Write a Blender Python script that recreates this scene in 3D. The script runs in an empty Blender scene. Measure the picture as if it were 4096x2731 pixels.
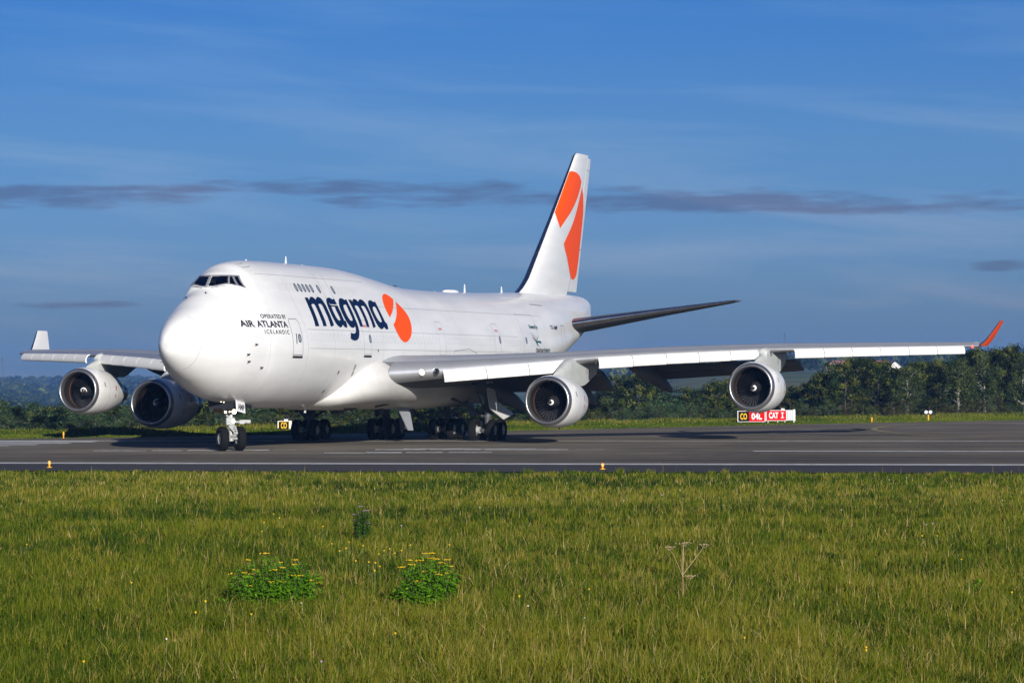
import bpy, bmesh, math, random
import numpy as np
from mathutils import Vector, Matrix
PI = math.pi
R_ = math.radians
SC = bpy.context.scene
COL = SC.collection

# ------------------------------------------------------------------ camera, sky, sun, exposure
CAMZ = 3.6655
cam_d = bpy.data.cameras.new('camera')
cam = bpy.data.objects.new('camera', cam_d)
COL.objects.link(cam)
cam_d.sensor_width = 36.0
cam_d.lens = 102.25
cam_d.clip_start = 1.0
cam_d.clip_end = 12000.0
_pit, _rol = R_(0.70506), R_(-0.278)
_f = Vector((0, math.cos(_pit), math.sin(_pit)))
_r = Vector((1, 0, 0))
_u = _r.cross(_f)
_r2 = _r * math.cos(_rol) + _u * math.sin(_rol)
_u2 = _u * math.cos(_rol) - _r * math.sin(_rol)
M4 = Matrix(((_r2.x, _u2.x, -_f.x, 0), (_r2.y, _u2.y, -_f.y, 0), (_r2.z, _u2.z, -_f.z, CAMZ), (0, 0, 0, 1)))
cam.matrix_world = M4
SC.camera = cam

SUN_DIR = Vector((6.27, -24.5, 6.95)).normalized()
SUN_EL = math.asin(SUN_DIR.z)
SUN_AZ = math.atan2(SUN_DIR.x, SUN_DIR.y)
sd = bpy.data.lights.new('sun', 'SUN')
sd.energy = 5.0
sd.angle = R_(0.5)
sd.color = (1.0, 0.95, 0.87)
so = bpy.data.objects.new('sun', sd)
so.rotation_euler = SUN_DIR.to_track_quat('Z', 'Y').to_euler()
COL.objects.link(so)

SC.view_settings.view_transform = 'Standard'
SC.view_settings.look = 'None'
SC.view_settings.gamma = 1.0
SC.view_settings.exposure = 0.36
SC.view_settings.use_curve_mapping = False

world = bpy.data.worlds.new('World')
SC.world = world
world.use_nodes = True
nt = world.node_tree
nt.nodes.clear()


class NG:
    """tiny node-graph helper"""
    def __init__(s, tree): s.t = tree
    def n(s, kind, **kw):
        nd = s.t.nodes.new(kind)
        ins = kw.pop('ins', {})
        for k, v in kw.items(): setattr(nd, k, v)
        for k, v in ins.items():
            sock = nd.inputs[k]
            if isinstance(v, bpy.types.NodeSocket): s.t.links.new(v, sock)
            else: sock.default_value = v
        return nd
    def math(s, op, a, b=None, c=None, clamp=False):
        nd = s.t.nodes.new('ShaderNodeMath'); nd.operation = op; nd.use_clamp = clamp
        for i, v in enumerate((a, b, c)):
            if v is None: continue
            if isinstance(v, bpy.types.NodeSocket): s.t.links.new(v, nd.inputs[i])
            else: nd.inputs[i].default_value = v
        return nd.outputs[0]
    def mix(s, fac, a, b, blend='MIX'):
        nd = s.t.nodes.new('ShaderNodeMix'); nd.data_type = 'RGBA'; nd.blend_type = blend
        for k, v in ((0, fac), (6, a), (7, b)):
            if isinstance(v, bpy.types.NodeSocket): s.t.links.new(v, nd.inputs[k])
            elif k == 0: nd.inputs[0].default_value = v
            else: nd.inputs[k].default_value = (*v[:3], 1)
        return nd.outputs[2]
    def ramp(s, fac, stops, interp='LINEAR'):
        nd = s.t.nodes.new('ShaderNodeValToRGB'); cr = nd.color_ramp; cr.interpolation = interp
        while len(cr.elements) > 1: cr.elements.remove(cr.elements[-1])
        cr.elements[0].position = stops[0][0]; cr.elements[0].color = (*stops[0][1], 1)
        for p, c in stops[1:]:
            e = cr.elements.new(p); e.color = (*c, 1)
        s.t.links.new(fac, nd.inputs[0])
        return nd.outputs[0]
    def link(s, a, b): s.t.links.new(a, b)


def build_world():
    g = NG(nt)
    sky = g.n('ShaderNodeTexSky', sky_type='NISHITA')
    sky.sun_disc = False
    sky.sun_elevation = SUN_EL
    sky.sun_rotation = SUN_AZ
    sky.altitude = 50
    sky.air_density = 1.0
    sky.dust_density = 0.6
    sky.ozone_density = 2.0
    tc = g.n('ShaderNodeTexCoord')
    sep = g.n('ShaderNodeSeparateXYZ', ins={0: tc.outputs['Generated']})
    z = sep.outputs[2]
    az = g.math('ARCTAN2', sep.outputs[0], sep.outputs[1])
    el = g.math('ARCSINE', z)                       # radians
    e01 = g.math('MULTIPLY', el, 1 / R_(30), clamp=True)
    tint = g.ramp(e01, SKY_TINT)
    base = g.mix(1.0, sky.outputs[0], tint, 'MULTIPLY')
    # clouds: long flat streaks
    v1 = g.n('ShaderNodeCombineXYZ', ins={0: g.math('MULTIPLY', az, 14.0), 1: g.math('MULTIPLY', el, 120.0), 2: 0.3})
    n1 = g.n('ShaderNodeTexNoise', ins={'Vector': v1.outputs[0], 'Scale': 1.0, 'Detail': 7.0, 'Roughness': 0.55})
    v2 = g.n('ShaderNodeCombineXYZ', ins={0: g.math('MULTIPLY', az, 40.0), 1: g.math('MULTIPLY', el, 260.0), 2: 4.0})
    n2 = g.n('ShaderNodeTexNoise', ins={'Vector': v2.outputs[0], 'Scale': 1.0, 'Detail': 6.0, 'Roughness': 0.6})
    def band(ac, aw, ec, ew, slope=0.0):
        da = g.math('DIVIDE', g.math('SUBTRACT', az, R_(ac)), R_(aw))
        ecc = g.math('ADD', g.math('MULTIPLY', g.math('SUBTRACT', az, R_(ac)), slope), R_(ec))
        de = g.math('DIVIDE', g.math('SUBTRACT', el, ecc), R_(ew))
        s = g.math('ADD', g.math('POWER', g.math('ABSOLUTE', da), 4.0), g.math('POWER', g.math('ABSOLUTE', de), 2.0))
        return g.math('SUBTRACT', 1.0, s)
    bs = [band(*b) for b in CLOUD_BANDS]
    m = bs[0]
    for b in bs[1:]: m = g.math('MAXIMUM', m, b)
    m = g.math('MAXIMUM', m, -1.5)
    nn = g.math('ADD', g.math('MULTIPLY', g.math('SUBTRACT', n1.outputs[0], 0.5), 3.6), g.math('MULTIPLY', g.math('SUBTRACT', n2.outputs[0], 0.5), 4.0))
    cl = g.math('MULTIPLY', g.math('ADD', g.math('ADD', g.math('MULTIPLY', m, 0.95), nn), 0.12), 0.85, clamp=True)
    cl = g.math('MULTIPLY', cl, 0.85)
    base = g.mix(cl, base, g.mix(1.0, base, CLOUD_MUL, 'MULTIPLY'))
    # thin bright cirrus veils
    v3 = g.n('ShaderNodeCombineXYZ', ins={0: g.math('MULTIPLY', az, 3.5), 1: g.math('ADD', g.math('MULTIPLY', el, 30.0), g.math('MULTIPLY', az, 2.0)), 2: 9.0})
    n3 = g.n('ShaderNodeTexNoise', ins={'Vector': v3.outputs[0], 'Scale': 1.9, 'Detail': 9.0, 'Roughness': 0.55, 'Distortion': 0.4})
    ci = g.math('MULTIPLY', g.math('SUBTRACT', n3.outputs[0], 0.47), 3.6, clamp=True)
    base = g.mix(g.math('MULTIPLY', ci, 0.75), base, g.mix(1.0, base, (1.95, 1.30, 1.06), 'MULTIPLY'))
    bg = g.n('ShaderNodeBackground', ins={'Color': base, 'Strength': SKY_STRENGTH})
    out = g.n('ShaderNodeOutputWorld')
    g.link(bg.outputs[0], out.inputs[0])


SKY_STRENGTH = 0.0804
SKY_TINT = [(0.0, (0.20, 0.335, 0.70)), (0.032, (0.205, 0.35, 0.79)), (0.081, (0.215, 0.385, 0.87)), (0.153, (0.20, 0.385, 0.81)), (0.244, (0.135, 0.345, 0.80)), (0.42, (0.12, 0.27, 0.64)), (1.0, (0.19, 0.30, 0.58))]
# azimuth deg, half-width deg, elevation deg, half-height deg, slope
CLOUD_BANDS = [(-9.2, 3.2, 3.55, 0.24, 0.0), (-7.6, 2.4, 3.70, 0.10, 0.0), (-2.6, 3.2, 3.74, 0.17, -0.01), (-0.6, 3.0, 3.50, 0.16, 0.0), (4.6, 5.6, 3.42, 0.25, -0.012),
               (9.8, 0.9, 2.12, 0.10, 0.0), (-8.8, 1.4, 1.45, 0.09, 0.0)]
CLOUD_MUL = (0.74, 0.54, 0.56)
build_world()


# ------------------------------------------------------------------ materials
def mat(name, col, rough=0.6, metal=0.0, noise=0.0, nscale=3.0, bump=0.0, bscale=40.0, emit=None, spec=0.5, coat=0.0, col2=None, stretch=None):
    m = bpy.data.materials.new(name)
    m.use_nodes = True
    t = m.node_tree
    g = NG(t)
    b = t.nodes['Principled BSDF']
    b.inputs['Roughness'].default_value = rough
    b.inputs['Metallic'].default_value = metal
    b.inputs['Specular IOR Level'].default_value = spec
    b.inputs['Coat Weight'].default_value = coat
    b.inputs['Coat Roughness'].default_value = 0.08
    tc = g.n('ShaderNodeTexCoord')
    vec = tc.outputs['Object']
    if stretch:
        vec = g.n('ShaderNodeMapping', ins={'Vector': vec, 'Scale': stretch}).outputs[0]
    if noise > 0:
        n = g.n('ShaderNodeTexNoise', ins={'Vector': vec, 'Scale': nscale, 'Detail': 6.0, 'Roughness': 0.6})
        f = g.math('MULTIPLY', g.math('SUBTRACT', n.outputs[0], 0.3), 2.2, clamp=True)
        c2 = col2 if col2 else tuple(c * (1 - noise) for c in col)
        g.link(g.mix(f, c2, col), b.inputs['Base Color'])
        g.link(g.math('ADD', rough - 0.06, g.math('MULTIPLY', n.outputs[0], 0.12)), b.inputs['Roughness'])
    else:
        b.inputs['Base Color'].default_value = (*col, 1)
    if bump > 0:
        n = g.n('ShaderNodeTexNoise', ins={'Vector': vec, 'Scale': bscale, 'Detail': 4.0})
        bp = g.n('ShaderNodeBump', ins={'Height': n.outputs[0], 'Strength': bump, 'Distance': 0.05})
        g.link(bp.outputs[0], b.inputs['Normal'])
    if emit:
        b.inputs['Emission Color'].default_value = (*emit[0], 1)
        b.inputs['Emission Strength'].default_value = emit[1]
    return m


M = {}
M['white'] = mat('white_paint', (0.80, 0.80, 0.79), 0.30, noise=0.12, nscale=0.5, coat=0.25, stretch=(0.6, 1, 3), bump=0.10, bscale=0.9)
M['white2'] = mat('white_gloss_panel', (0.80, 0.79, 0.75), 0.4, noise=0.05, nscale=1.5)
M['belly'] = mat('worn_white_paint', (0.72, 0.71, 0.68), 0.42, noise=0.25, nscale=0.8, stretch=(0.35, 1, 1))
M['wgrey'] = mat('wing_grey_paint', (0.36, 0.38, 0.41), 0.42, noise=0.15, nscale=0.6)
M['wlow'] = mat('underside_shade_grey', (0.085, 0.09, 0.10), 0.6, noise=0.25, nscale=0.8)  # this dark tone also paints shade onto the gear doors
M['le'] = mat('leading_edge_metal', (0.55, 0.56, 0.58), 0.34, metal=0.62, noise=0.12, nscale=1.0)
M['metal'] = mat('polished_metal', (0.62, 0.63, 0.65), 0.27, metal=1.0, noise=0.15, nscale=1.0, bump=0.03, bscale=2)
M['lip'] = mat('dull_metal_lip', (0.40, 0.40, 0.41), 0.36, metal=0.9, noise=0.2, nscale=2.0)
M['darkmetal'] = mat('dark_exhaust_metal', (0.16, 0.16, 0.17), 0.35, metal=1.0, noise=0.3)
M['liner'] = mat('inlet_liner', (0.055, 0.042, 0.032), 0.4, metal=0.4, noise=0.3, nscale=2)
M['copper'] = mat('fan_rub_strip', (0.35, 0.17, 0.09), 0.4, metal=0.5)
M['fan'] = mat('fan_blade_metal', (0.014, 0.014, 0.016), 0.4, metal=0.6)
M['spinner'] = mat('spinner_black', (0.02, 0.02, 0.022), 0.22, coat=0.6)
M['decalwhite'] = mat('white_marking', (0.8, 0.8, 0.8), 0.5)
M['navy'] = mat('navy_paint', (0.002, 0.010, 0.042), 0.35, spec=0.25)
M['ink'] = mat('black_lettering_paint', (0.008, 0.010, 0.025), 0.35)
M['orange'] = mat('orange_paint', (0.90, 0.084, 0.0008), 0.45, spec=0.12)
M['teal'] = mat('teal_paint', (0.004, 0.07, 0.075), 0.4)
M['red'] = mat('red_paint', (0.5, 0.02, 0.03), 0.4)
M['seam'] = mat('seam_grey', (0.28, 0.29, 0.30), 0.5)
M['seam2'] = mat('seam_faint', (0.38, 0.39, 0.40), 0.5)
M['dark'] = mat('black_recess', (0.012, 0.013, 0.016), 0.5)
M['glass'] = mat('dark_glass', (0.006, 0.009, 0.016), 0.06, spec=0.6, coat=0.3)
M['cabglass'] = mat('shaded_cabin_pane', (0.30, 0.33, 0.40), 0.15)
M['frame'] = mat('window_frame_grey', (0.30, 0.30, 0.31), 0.4, metal=0.4)
M['tyre'] = mat('tyre_rubber', (0.008, 0.008, 0.008), 0.85, spec=0.15, noise=0.3, nscale=4)
M['rim'] = mat('rim_paint', (0.55, 0.54, 0.51), 0.45, metal=0.3, noise=0.3, nscale=6)
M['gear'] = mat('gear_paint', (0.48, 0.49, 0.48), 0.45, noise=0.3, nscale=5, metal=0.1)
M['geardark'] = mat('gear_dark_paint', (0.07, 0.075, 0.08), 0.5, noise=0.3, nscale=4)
M['amber'] = mat('primer_amber', (0.36, 0.20, 0.05), 0.5, noise=0.5, nscale=9)
M['lamp'] = mat('lit_lamp', (1, 0.9, 0.7), 0.3, emit=((1.0, 0.80, 0.48), 6.0))
M['lampw'] = mat('lit_lamp_white', (1, 0.95, 0.85), 0.3, emit=((1.0, 0.86, 0.6), 3.0))
M['redlamp'] = mat('lit_red_lamp', (0.9, 0.05, 0.03), 0.3, emit=((1.0, 0.05, 0.03), 4.0))
M['yellow'] = mat('yellow_paint', (0.80, 0.36, 0.01), 0.45)
M['orangelamp'] = mat('amber_lens', (0.8, 0.3, 0.03), 0.25, emit=((1.0, 0.4, 0.06), .5))


# ------------------------------------------------------------------ mesh helpers
def new_obj(name, verts, faces, material, parent=None, smooth=True, mats=None, fmat=None, autosmooth=None):
    me = bpy.data.meshes.new(name)
    me.from_pydata([tuple(map(float, v)) for v in verts], [], [tuple(f) for f in faces])
    me.validate()
    for m_ in (mats or [material]): me.materials.append(m_)
    if fmat is not None:
        for p, k in zip(me.polygons, fmat): p.material_index = k
    me.polygons.foreach_set('use_smooth', [smooth] * len(me.polygons))
    if smooth and autosmooth:
        try: me.set_sharp_from_angle(angle=R_(autosmooth))
        except Exception: pass
    o = bpy.data.objects.new(name, me)
    COL.objects.link(o)
    if parent is not None: o.parent = parent
    return o


def tag(o, label=None, cat=None, group=None, kind=None):
    if label: o['label'] = label
    if cat: o['category'] = cat
    if group: o['group'] = group
    if kind: o['kind'] = kind
    return o


def empty(name, loc=(0, 0, 0), rz=0.0, label=None, cat=None, group=None):
    o = bpy.data.objects.new(name, None)
    o.location = loc
    o.rotation_euler = (0, 0, rz)
    o.empty_display_size = 0.3
    COL.objects.link(o)
    return tag(o, label, cat, group)


class MB:
    """collects shapes into one mesh"""
    def __init__(s): s.v = []; s.f = []; s.m = []; s.k = 0
    def add(s, vs, fs):
        b = len(s.v); s.v += [tuple(map(float, v)) for v in vs]; s.f += [tuple(b + i for i in f) for f in fs]; s.m += [s.k] * len(fs); return s
    def box(s, c, size, rot=None):
        x, y, z = [q / 2 for q in size]
        vs = [Vector((a, b, d)) for a in (-x, x) for b in (-y, y) for d in (-z, z)]
        if rot is not None: vs = [rot @ v for v in vs]
        vs = [v + Vector(c) for v in vs]
        return s.add(vs, [(0, 1, 3, 2), (4, 6, 7, 5), (0, 4, 5, 1), (2, 3, 7, 6), (0, 2, 6, 4), (1, 5, 7, 3)])
    def tube(s, p, q, r0, r1=None, n=12, caps=True):
        r1 = r0 if r1 is None else r1
        p, q = Vector(p), Vector(q); d = (q - p).normalized()
        a = d.orthogonal().normalized(); b = d.cross(a)
        vs = [p + (a * math.cos(t) + b * math.sin(t)) * r0 for t in [2 * PI * i / n for i in range(n)]]
        vs += [q + (a * math.cos(t) + b * math.sin(t)) * r1 for t in [2 * PI * i / n for i in range(n)]]
        fs = [(i, (i + 1) % n, n + (i + 1) % n, n + i) for i in range(n)]
        if caps: fs += [tuple(reversed(range(n))), tuple(range(n, 2 * n))]
        return s.add(vs, fs)
    def prism(s, pts, y0, y1, axis='y'):
        n = len(pts)
        def P(a, b, c): return {'y': (a, c, b), 'x': (c, a, b), 'z': (a, b, c)}[axis]
        vs = [P(a, b, y0) for a, b in pts] + [P(a, b, y1) for a, b in pts]
        fs = [(i, (i + 1) % n, n + (i + 1) % n, n + i) for i in range(n)] + [tuple(reversed(range(n))), tuple(range(n, 2 * n))]
        return s.add(vs, fs)
    def lathe(s, prof, c, axis, n=32, closed=False):
        """prof: list (a along axis, r)"""
        ax = Vector(axis).normalized(); u = ax.orthogonal().normalized(); w = ax.cross(u); c = Vector(c)
        vs = []
        for a, r in prof:
            for i in range(n):
                t = 2 * PI * i / n
                vs.append(c + ax * a + (u * math.cos(t) + w * math.sin(t)) * r)
        fs = []
        m_ = len(prof)
        for j in range(m_ - 1 if not closed else m_):
            k = (j + 1) % m_
            for i in range(n):
                fs.append((j * n + i, j * n + (i + 1) % n, k * n + (i + 1) % n, k * n + i))
        return s.add(vs, fs)
    def build(s, name, material, parent=None, smooth=False, auto=40, mats=None):
        return new_obj(name, s.v, s.f, material, parent, True, mats=mats, fmat=s.m if mats else None, autosmooth=auto)


def loft(rings, closed=True, caps=False):
    n = len(rings[0]); vs = [p for r in rings for p in r]; fs = []
    for j in range(len(rings) - 1):
        for i in range(n if closed else n - 1):
            k = (i + 1) % n
            fs.append((j * n + i, j * n + k, (j + 1) * n + k, (j + 1) * n + i))
    if caps:
        fs.append(tuple(reversed(range(n)))); fs.append(tuple(range((len(rings) - 1) * n, len(rings) * n)))
    return vs, fs


def pchip(x, xs, ys):
    xs = np.asarray(xs, float); ys = np.asarray(ys, float); x = np.asarray(x, float)
    h = np.diff(xs); d = np.diff(ys) / h; m = np.zeros(len(xs)); m[0] = d[0]; m[-1] = d[-1]
    for i in range(1, len(xs) - 1):
        if d[i - 1] * d[i] > 0:
            w1 = 2 * h[i] + h[i - 1]; w2 = h[i] + 2 * h[i - 1]; m[i] = (w1 + w2) / (w1 / d[i - 1] + w2 / d[i])
    i = np.clip(np.searchsorted(xs, x) - 1, 0, len(xs) - 2); t = np.clip((x - xs[i]) / h[i], 0, 1)
    return (2*t**3-3*t**2+1)*ys[i] + (t**3-2*t**2+t)*h[i]*m[i] + (-2*t**3+3*t**2)*ys[i+1] + (t**3-t**2)*h[i]*m[i+1]

# ------------------------------------------------------------------ terrain, runway, markings
RD = Vector((0.9755, -0.2200, 0)).normalized()        # runway direction


def smooth01(t): t = np.clip(t, 0, 1); return t * t * (3 - 2 * t)


GE = [(-400, 268), (-90, 196), (-32, 179.6), (-23.5, 183.6), (-15.4, 188.2), (0, 198.6), (11.5, 209.6), (21.1, 219.4), (34.5, 229.4), (60, 250), (120, 290), (400, 480)]   # far edge of the asphalt


def edge_y(x): return np.interp(x, [p[0] for p in GE], [p[1] for p in GE])


def terrain_z(x, y):
    x = np.asarray(x, float); y = np.asarray(y, float)
    far = edge_y(np.clip(x, -90, 70)) + 21
    d = y - far
    z = -7.5 * smooth01(d / 130.0)
    az = x / np.maximum(y, 1)
    right = smooth01((az + 0.02) / 0.10)
    z = z + right * (11.0 * smooth01((y - 480) / 620.0) + 10.0 * smooth01((y - 1100) / 1200.0))
    z = z + (1 - right) * (-8.5 * smooth01((y - 500) / 700.0) + 8.0 * smooth01((y - 1500) / 1100.0) + 5.0 * smooth01((y - 2600) / 900.0))
    z = z + 0.8 * np.sin(x * 0.004 + 1) * np.sin(y * 0.006) * smooth01((y - 500) / 500)
    return z


def ground_mat():
    m = bpy.data.materials.new('grass_ground'); m.use_nodes = True; t = m.node_tree; g = NG(t); b = t.nodes['Principled BSDF']
    b.inputs['Roughness'].default_value = 0.95; b.inputs['Specular IOR Level'].default_value = 0.1
    geo = g.n('ShaderNodeNewGeometry')
    n1 = g.n('ShaderNodeTexNoise', ins={'Vector': geo.outputs['Position'], 'Scale': 0.35, 'Detail': 8.0, 'Roughness': 0.65})
    n2 = g.n('ShaderNodeTexNoise', ins={'Vector': geo.outputs['Position'], 'Scale': 6.0, 'Detail': 6.0, 'Roughness': 0.7})
    n3 = g.n('ShaderNodeTexNoise', ins={'Vector': geo.outputs['Position'], 'Scale': 0.006, 'Detail': 3.0})
    c = g.ramp(n1.outputs[0], [(0.3, (0.026, 0.038, 0.003)), (0.5, (0.042, 0.058, 0.004)), (0.7, (0.068, 0.064, 0.010))])
    c = g.mix(g.math('MULTIPLY', g.math('SUBTRACT', n2.outputs[0], 0.35), 1.6, clamp=True), g.mix(1.0, c, (0.5, 0.5, 0.5), 'MULTIPLY'), c)
    fld = g.ramp(n3.outputs[0], [(0.38, (0.07, 0.11, 0.03)), (0.5, (0.13, 0.14, 0.05)), (0.62, (0.09, 0.12, 0.045))], 'CONSTANT')
    sep = g.n('ShaderNodeSeparateXYZ', ins={0: geo.outputs['Position']})
    far = g.math('MULTIPLY', g.math('SUBTRACT', sep.outputs[1], 420.0), 0.01, clamp=True)
    c = g.mix(far, c, fld)
    g.link(c, b.inputs['Base Color'])
    bp = g.n('ShaderNodeBump', ins={'Height': n2.outputs[0], 'Strength': 0.6, 'Distance': 0.1}); g.link(bp.outputs[0], b.inputs['Normal'])
    return m


def build_ground():
    ys = np.concatenate([[-60, -20, 10, 30, 60, 100, 150, 170], np.arange(175, 420, 6), np.arange(420, 1000, 25), np.arange(1000, 2200, 60), np.arange(2200, 4201, 250)])
    us = np.linspace(-1, 1, 81)
    vs = []
    for y in ys:
        hw = 260 + max(y, 0) * 0.55
        x = us * hw
        z = terrain_z(x, np.full_like(x, y))
        vs += list(zip(x, np.full_like(x, y), z))
    n = len(us)
    fs = [(j * n + i, j * n + i + 1, (j + 1) * n + i + 1, (j + 1) * n + i) for j in range(len(ys) - 1) for i in range(n - 1)]
    o = new_obj('ground', vs, fs, ground_mat())
    tag(o, kind='structure')


build_ground()


def asphalt_mat():
    m = bpy.data.materials.new('asphalt'); m.use_nodes = True; t = m.node_tree; g = NG(t); b = t.nodes['Principled BSDF']
    geo = g.n('ShaderNodeNewGeometry'); P = geo.outputs['Position']
    rot = g.n('ShaderNodeMapping', vector_type='TEXTURE', ins={'Vector': P, 'Rotation': (0, 0, math.atan2(RD.y, RD.x))}).outputs[0]
    st = g.n('ShaderNodeMapping', ins={'Vector': rot, 'Scale': (0.012, 0.9, 1)}).outputs[0]
    n1 = g.n('ShaderNodeTexNoise', ins={'Vector': st, 'Scale': 1.0, 'Detail': 6.0, 'Roughness': 0.7})      # rubber streaks along the runway
    n2 = g.n('ShaderNodeTexNoise', ins={'Vector': P, 'Scale': 0.12, 'Detail': 7.0, 'Roughness': 0.6})
    n3 = g.n('ShaderNodeTexNoise', ins={'Vector': P, 'Scale': 30.0, 'Detail': 3.0})
    st2 = g.n('ShaderNodeMapping', ins={'Vector': rot, 'Scale': (0.03, 4.0, 1)}).outputs[0]
    n4 = g.n('ShaderNodeTexNoise', ins={'Vector': st2, 'Scale': 1.0, 'Detail': 5.0, 'Roughness': 0.7})
    sep = g.n('ShaderNodeSeparateXYZ', ins={0: rot})
    # near strip of the runway carries most tyre rubber
    yb = sep.outputs[1]
    near = g.math('SUBTRACT', 1.0, g.math('DIVIDE', g.math('ABSOLUTE', g.math('SUBTRACT', yb, 126.0)), 8.0), clamp=True)
    c = g.ramp(n2.outputs[0], [(0.32, (0.138, 0.122, 0.094)), (0.52, (0.192, 0.168, 0.130)), (0.70, (0.250, 0.218, 0.166))])
    br = g.n('ShaderNodeTexBrick', ins={'Vector': rot, 'Scale': 1.0, 'Brick Width': 46.0, 'Row Height': 7.5, 'Mortar Size': 0.045, 'Color1': (.80, .80, .80, 1), 'Color2': (1.1, 1.1, 1.1, 1), 'Mortar': (.45, .45, .45, 1)})
    c = g.mix(0.7, c, g.mix(1.0, c, br.outputs[0], 'MULTIPLY'))
    c = g.mix(g.math('MULTIPLY', g.math('SUBTRACT', n1.outputs[0], 0.44), 3.2, clamp=True), c, g.mix(1.0, c, (0.50, 0.50, 0.52), 'MULTIPLY'))
    k = g.math('MULTIPLY', near, g.math('MULTIPLY', g.math('SUBTRACT', n4.outputs[0], 0.38), 3.5, clamp=True))
    c = g.mix(k, c, (0.045, 0.041, 0.038))
    c = g.mix(g.math('MULTIPLY', n3.outputs[0], 0.35), c, g.mix(1.0, c, (1.35, 1.35, 1.35), 'MULTIPLY'))
    g.link(c, b.inputs['Base Color'])
    b.inputs['Roughness'].default_value = 0.95; b.inputs['Specular IOR Level'].default_value = 0.06
    bp = g.n('ShaderNodeBump', ins={'Height': n3.outputs[0], 'Strength': 0.25, 'Distance': 0.02}); g.link(bp.outputs[0], b.inputs['Normal'])
    return m


def sheet(name, pts, z, material, sub=None):
    """flat outline with real thickness reaching into the ground"""
    n = len(pts)
    vs = [(x, y, z) for x, y in pts]
    bm = bmesh.new()
    for v in vs: bm.verts.new(v)
    bm.verts.ensure_lookup_table()
    f = bm.faces.new(bm.verts)
    bmesh.ops.triangulate(bm, faces=[f])
    me = bpy.data.meshes.new(name); bm.to_mesh(me); bm.free()
    me.materials.append(material)
    for p in me.polygons:
        if p.normal.z < 0: p.flip()
    o = bpy.data.objects.new(name, me); COL.objects.link(o)
    return tag(o, kind='structure')


def near_edge(x): return 112.4 - 0.2255 * x       # world y of the near asphalt edge


ASP = asphalt_mat()
_near = [(-420, near_edge(-420)), (-60, near_edge(-60)), (0, near_edge(0)), (60, near_edge(60)), (420, near_edge(420))]
sheet('runway', _near + list(reversed([(-400, 282)] + GE[1:])), 0.02, ASP)
M['shoulder'] = mat('dark_shoulder', (0.022, 0.019, 0.019), 0.9, noise=0.4, nscale=0.8)


def along(x0, x1, off0, w, name, material, z=0.028, jag=0.0, off1=None):
    """a band parallel to the runway; off = world y at x=0 of its near side"""
    off1 = off0 if off1 is None else off1
    s = -0.2255
    pts = []
    N = 14 if jag else 2
    rnd = random.Random(int(x0 * 10) + 7)
    for i in range(N + 1):
        t = i / N; x = x0 + (x1 - x0) * t; pts.append((x, off0 + (off1 - off0) * t + s * x + (rnd.uniform(-jag, jag))))
    for i in range(N, -1, -1):
        t = i / N; x = x0 + (x1 - x0) * t; pts.append((x, off0 + (off1 - off0) * t + s * x + w + (rnd.uniform(-jag, jag))))
    return sheet(name, pts, z, material)


PAINT = mat('marking_white', (0.80, 0.80, 0.78), 0.8, noise=0.5, nscale=1.2, spec=0.1)
PAINT2 = mat('worn_marking_white', (0.42, 0.42, 0.43), 0.8, noise=0.6, nscale=0.9, stretch=(0.3, 2, 1))
PAINTY = mat('marking_yellow', (0.34, 0.29, 0.10), 0.7, noise=0.3, nscale=1.0)
along(-420, 420, 112.4, 8.9, 'runway_shoulder', M['shoulder'], 0.024)
along(-420, 420, 121.6, 1.75, 'runway_marking', PAINT, 0.028)
along(-420, -14, 166.3, 1.5, 'runway_marking', PAINT, 0.028)
along(-14, 260, 166.3, 1.0, 'runway_marking', PAINT, 0.028)
along(11.7, 75, 143.3, 1.5, 'runway_marking', PAINT, 0.028)
# threshold stripes at the far left
for off, xe, w_ in ((163.4, -24.4, 3.0), (159.4, -25.3, 2.2), (156.0, -26.6, 1.8), (153.8, -27.8, 1.2)):
    along(-75, xe, off, w_, 'runway_marking', PAINT, 0.028)
for x0, x1, off, w in ((-21.4, -18.6, 143.2, 1.1), (-18.4, -16.8, 143.5, 1.3), (-16.6, -14.9, 143.9, 1.5), (-14.8, -12.4, 144.6, 1.5), (-12.2, -11.0, 145.0, 0.8),
                       (-9.2, -6.6, 139.5, 1.0), (-7.2, -5.4, 139.9, 1.6), (-5.2, -3.4, 140.6, 1.0), (-3.1, -1.0, 140.8, .95), (-7.0, -4.4, 145.9, 1.2), (-4.2, -1.6, 146.3, 1.1), (-5.6, 1.2, 147.9, 1.0), (-1.4, 2.8, 146.2, 1.1), (3.2, 4.6, 146.4, .9), (-8.7, -8.1, 148.7, 0.3),
                       (8.6, 9.3, 135.6, 0.25), (10.2, 10.8, 137.0, 0.25), (11.6, 12.1, 138.4, 0.25), (19.8, 20.4, 152.5, 0.3), (21.0, 21.6, 154.2, 0.3),
                       (-17.2, -16.4, 137.5, 0.25), (-15.6, -14.9, 138.8, 0.25), (-14.0, -13.3, 139.6, 0.25)):
    along(x0, x1, off, w, 'runway_marking', PAINT if w > 0.9 else PAINT2, 0.028, jag=0.18 if w > 0.4 else 0.0)


def ribbon(pts, w, name, material, z=0.032):
    P = [Vector((x, y, 0)) for x, y in pts]
    L, Rr = [], []
    for i, p in enumerate(P):
        d = (P[min(i + 1, len(P) - 1)] - P[max(i - 1, 0)]).normalized(); n = Vector((-d.y, d.x, 0)) * (w / 2)
        L.append((p + n)); Rr.append((p - n))
    vs = [(*v.xy, z) for v in L + Rr]; n = len(P)
    fs = [(i, n + i, n + i + 1, i + 1) for i in range(n - 1)]
    o = new_obj(name, vs, fs, material, smooth=False)
    return tag(o, kind='structure')


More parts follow.
